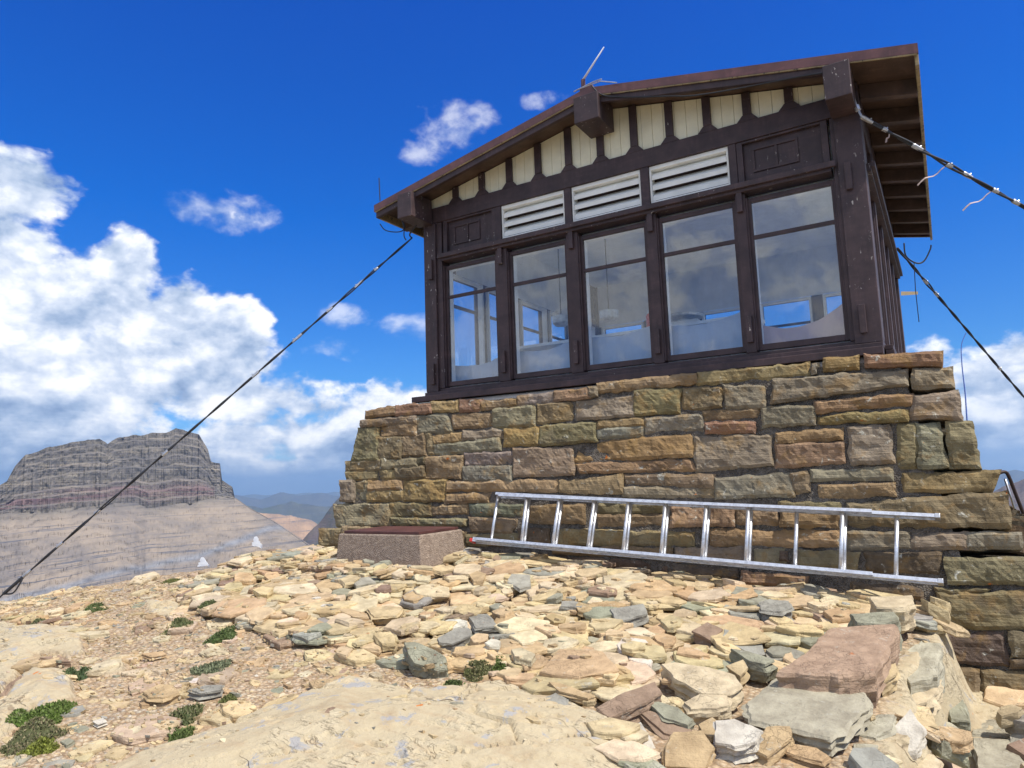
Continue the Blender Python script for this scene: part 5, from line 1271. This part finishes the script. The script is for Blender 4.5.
for i, (top, th, cc, zone, (x, y, z), a) in enumerate(rocks):
    col = np.array(COL[cc])*(1+rng.uniform(-.14, .12))*(1+rng.uniform(-.04, .04, 3))
    ind = i < NIND and pxarea(rocks[i]) > 0
    m = MB() if ind else st
    slab_rock(m, top, th, (rng.uniform(-.1, .1), rng.uniform(-.1, .1), -1), col, i*1.37, lod=3 if ind else 2, rough=min(.004, th*.12))
    if ind:
        u, v = proj((x, y, z)); lm = min(LM, key=lambda q: (q[0][0]-u)**2+((q[0][1]-v)*1.6)**2)[1]
        q = np.array([proj(p) for p in top]); wpx = q[:, 0].max()-q[:, 0].min(); ar = wpx/max(q[:, 1].max()-q[:, 1].min(), 1)
        sz = 'large' if wpx > 48 else ('medium' if wpx > 32 else 'small')
        shp = 'thin stone' if th < .045 else ('flat stone' if th < .065 else 'blocky stone')
        if ar > 3.4: shp = 'long '+shp
        lab = f'{sz} {CN[cc]} {shp} {lm}'
        o = m.build('rock', M_rock); placed.append((o, lab, u, v)); tag(o, lab, 'rock', 'loose rocks in front of the lookout')
from collections import defaultdict
by = defaultdict(list)
for p in placed: by[p[1]].append(p)
ORD = ['first', 'second', 'third', 'fourth', 'fifth', 'sixth', 'seventh', 'eighth', 'ninth', 'tenth']
for lab, L in by.items():
    if len(L) == 1: continue
    if len(L) == 2:
        du = abs(L[0][2]-L[1][2]); dv = abs(L[0][3]-L[1][3])
        L.sort(key=(lambda p: p[2]) if du > dv else (lambda p: p[3]))
        w = ('left of two', 'right of two') if du > dv else ('upper of two', 'lower of two')
        for p, q in zip(L, w): p[0]['label'] = lab+', '+q
    else:
        L.sort(key=lambda p: p[2])
        for k, p in enumerate(L): p[0]['label'] = lab+(', leftmost' if k == 0 else ', rightmost' if k == len(L)-1 else f', {ORD[k]} from left')
# smaller stones left over
for (x, y) in u2w(DENSE, 350):
    if inbox(x, y) or y > yf(-1.6)-.02 or step_line(x, y) > -.02 or covered(x, y, G0(x, y)+.1): continue
    a = rng.uniform(.02, .045); poly = gen_poly(x, y, a, a*rng.uniform(.6, .9), 0, 5); z = float(HS(x, y, PH))
    slab_rock(st, np.column_stack([poly, np.full(5, z+.008)+rng.uniform(-.006, .006, 5)]), .022, (0, 0, -1), np.array(COL[rng.choice(names, p=wts)])*rng.uniform(.85, 1.1), x*9, lod=1, rough=.003)
o = st.build('rubble', M_rock, fixn=False); tag(o, 'small tan and grey broken stones filling the gaps between the rocks', 'rubble', kind='stuff')
# gravel chips
gch = MB(); cnt = 0
pts_ = u2w(LOOSE, 9000)
VV = []; FF = []; CC = []
for (x, y) in pts_:
    z = float(HS(x, y, PH)); bmk = float(HS(x, y, bm_.reshape(nx, ny)))
    if bmk > .5 and rng.random() < .96: continue
    a = rng.lognormal(math.log(.010), .5); k = 5
    poly = gen_poly(x, y, a, a*rng.uniform(.5, .9), 0, k); h = a*rng.uniform(.25, .6); tx, ty = rng.normal(0, .18, 2)
    tp_ = np.column_stack([poly, z+h*.6+(poly[:, 0]-x)*tx+(poly[:, 1]-y)*ty]); bt = tp_-[0, 0, h+.004]
    gch.add(np.concatenate([tp_, bt]), [tuple(range(k))]+[(i, (i+1) % k, k+(i+1) % k, k+i) for i in range(k)], np.array(COL[rng.choice(names, p=wts)])*rng.uniform(.7, 1.1))
o = gch.build('gravel', M_rock, fixn=True); tag(o, 'fine tan and orange rock chips scattered on the left slope', 'gravel', kind='stuff')

# ------------------------------------------------------------------ plants
def mk_leaf():
    m, b, p = mat('leaf', .7, spec=.3); c = attr(b).outputs['Color']; w = wco(b)
    b.l(b.mix(b.noise(w, 60, 3), b.mix(1., c, (.7, .7, .6), 'MULTIPLY'), b.mix(1., c, (1.3, 1.3, 1.1), 'MULTIPLY')), p.inputs['Base Color']); return m
M_leaf = mk_leaf()
def plant(u, v, rx, ry, label, col=(.085, .13, .035), h=.06, dens=1., col2=None):
    P = ground_pt(u, v); P[2] = HS(P[0], P[1], PH); k = np.linalg.norm(P-CP)/FPX
    a = rx*k*.86; b_ = min(ry*k*2.4, a*1.15)
    rt = R0_; fw = np.array([-math.sin(YAW), math.cos(YAW), 0])
    m = MB(); n = int(1000*dens)
    for i in range(n):
        r = math.sqrt(rng.random()); t = rng.uniform(0, 2*math.pi); w = 1+.25*math.sin(3*t+u)+.12*math.sin(7*t)
        X_, Y_ = a*r*w*math.cos(t), b_*r*w*math.sin(t); q = P+rt*X_+fw*Y_; z = float(HS(q[0], q[1], PH))
        hh = h*.8*(1-r*r)*rng.uniform(.5, 1.1)+.005
        d = np.array([rng.normal(0, .6), rng.normal(0, .6), 1.]); d /= np.linalg.norm(d); s = np.cross(d, rng.normal(size=3)); s /= np.linalg.norm(s)
        L = rng.uniform(.007, .017); wd = L*.3; c0 = np.array([q[0], q[1], z+hh-.006])
        c = np.array(col2 if (col2 and rng.random() < .4) else col)*rng.uniform(.6, 1.5); c = c*.62+np.array([.13, .125, .085])*.38
        m.add([c0-s*wd*.3, c0+s*wd*.3, c0+d*L*.55+s*wd, c0+d*L, c0+d*L*.55-s*wd], [(0, 1, 2, 3, 4)], c)
    # cushion body under the leaves
    nn = 16; V = [P+np.array([0, 0, h*.6])]
    for rr2, hz in ((.55, .5), (.9, .05), (1.0, -.02)):
        for i in range(nn):
            t = 2*math.pi*i/nn; w = 1+.25*math.sin(3*t+u); q = P+rt*a*rr2*w*math.cos(t)+fw*b_*rr2*w*math.sin(t); q[2] = HS(q[0], q[1], PH)+h*hz; V.append(q)
    Fs = [(0, 1+i, 1+(i+1) % nn) for i in range(nn)]+[(1+k2*nn+i, 1+(k2+1)*nn+i, 1+(k2+1)*nn+(i+1) % nn, 1+k2*nn+(i+1) % nn) for k2 in range(2) for i in range(nn)]
    m.add(V, Fs, np.array(col)*.5)
    tag(m.build('cushion_plant', M_leaf, fixn=False), label, 'plant', 'low alpine plants among the stones')
GRN = (.075, .125, .03); SIL = (.17, .20, .13)
plant(42, 722, 25, 8, 'largest bright green moss cushion at the lower left corner', (.10, .17, .02), .07, 2.2)
plant(33, 742, 22, 8, 'grey-green plant with faded flowers just below the largest moss cushion', (.13, .14, .06), .05, 1.6, (.25, .2, .13))
plant(40, 751, 14, 4, 'yellow-green moss tuft below the faded-flower plant, lower left', (.19, .22, .02), .04, .9)
plant(223, 638, 14, 6, 'round dark green tuft right of the orange stone, between left gravel and rubble', (.075, .125, .03), .055, 1.2)
plant(212, 668, 18, 6, 'silvery green low plant above the blue-grey rock', SIL, .04, 1.2)
plant(178, 630, 12, 5, 'grey-green tuft left of the round dark green tuft', (.11, .14, .05), .05, .9, (.2, .2, .1))
plant(76, 680, 9, 4, 'small dark tuft at the right edge of the left outcrop', (.06, .11, .04), .045, .7)
plant(187, 716, 13, 6, 'green tuft below the blue-grey rock', (.09, .12, .04), .05, 1., (.2, .19, .1))
plant(181, 737, 10, 5, 'small green tuft at the edge of the bedrock slab', (.085, .14, .025), .045, .7)
plant(96, 611, 9, 3, 'small green tuft near the skyline at the left', (.09, .13, .04), .035, .5)
plant(35, 625, 7, 3, 'tiny green tuft far left below the skyline', (.10, .12, .05), .03, .4)
plant(207, 615, 9, 3, 'small tuft above the round dark green tuft', (.09, .12, .04), .03, .5)
plant(478, 677, 15, 4, 'olive tuft at the upper edge of the bedrock below the dark rock', (.13, .14, .05), .035, .8, (.2, .17, .09))
plant(500, 675, 8, 3, 'bright green tuft beside the olive tuft at the bedrock edge', (.09, .15, .02), .03, .5)
plant(453, 686, 9, 3, 'small green tuft on the top edge of the bedrock left of the olive tuft', (.08, .13, .03), .03, .5)
plant(229, 700, 7, 3, 'small yellowish tuft beside the stones left of the bedrock', (.13, .15, .04), .03, .4)
plant(172, 582, 9, 2.5, 'flat yellow-green tuft on the skyline under the mountain', (.16, .17, .05), .025, .5)
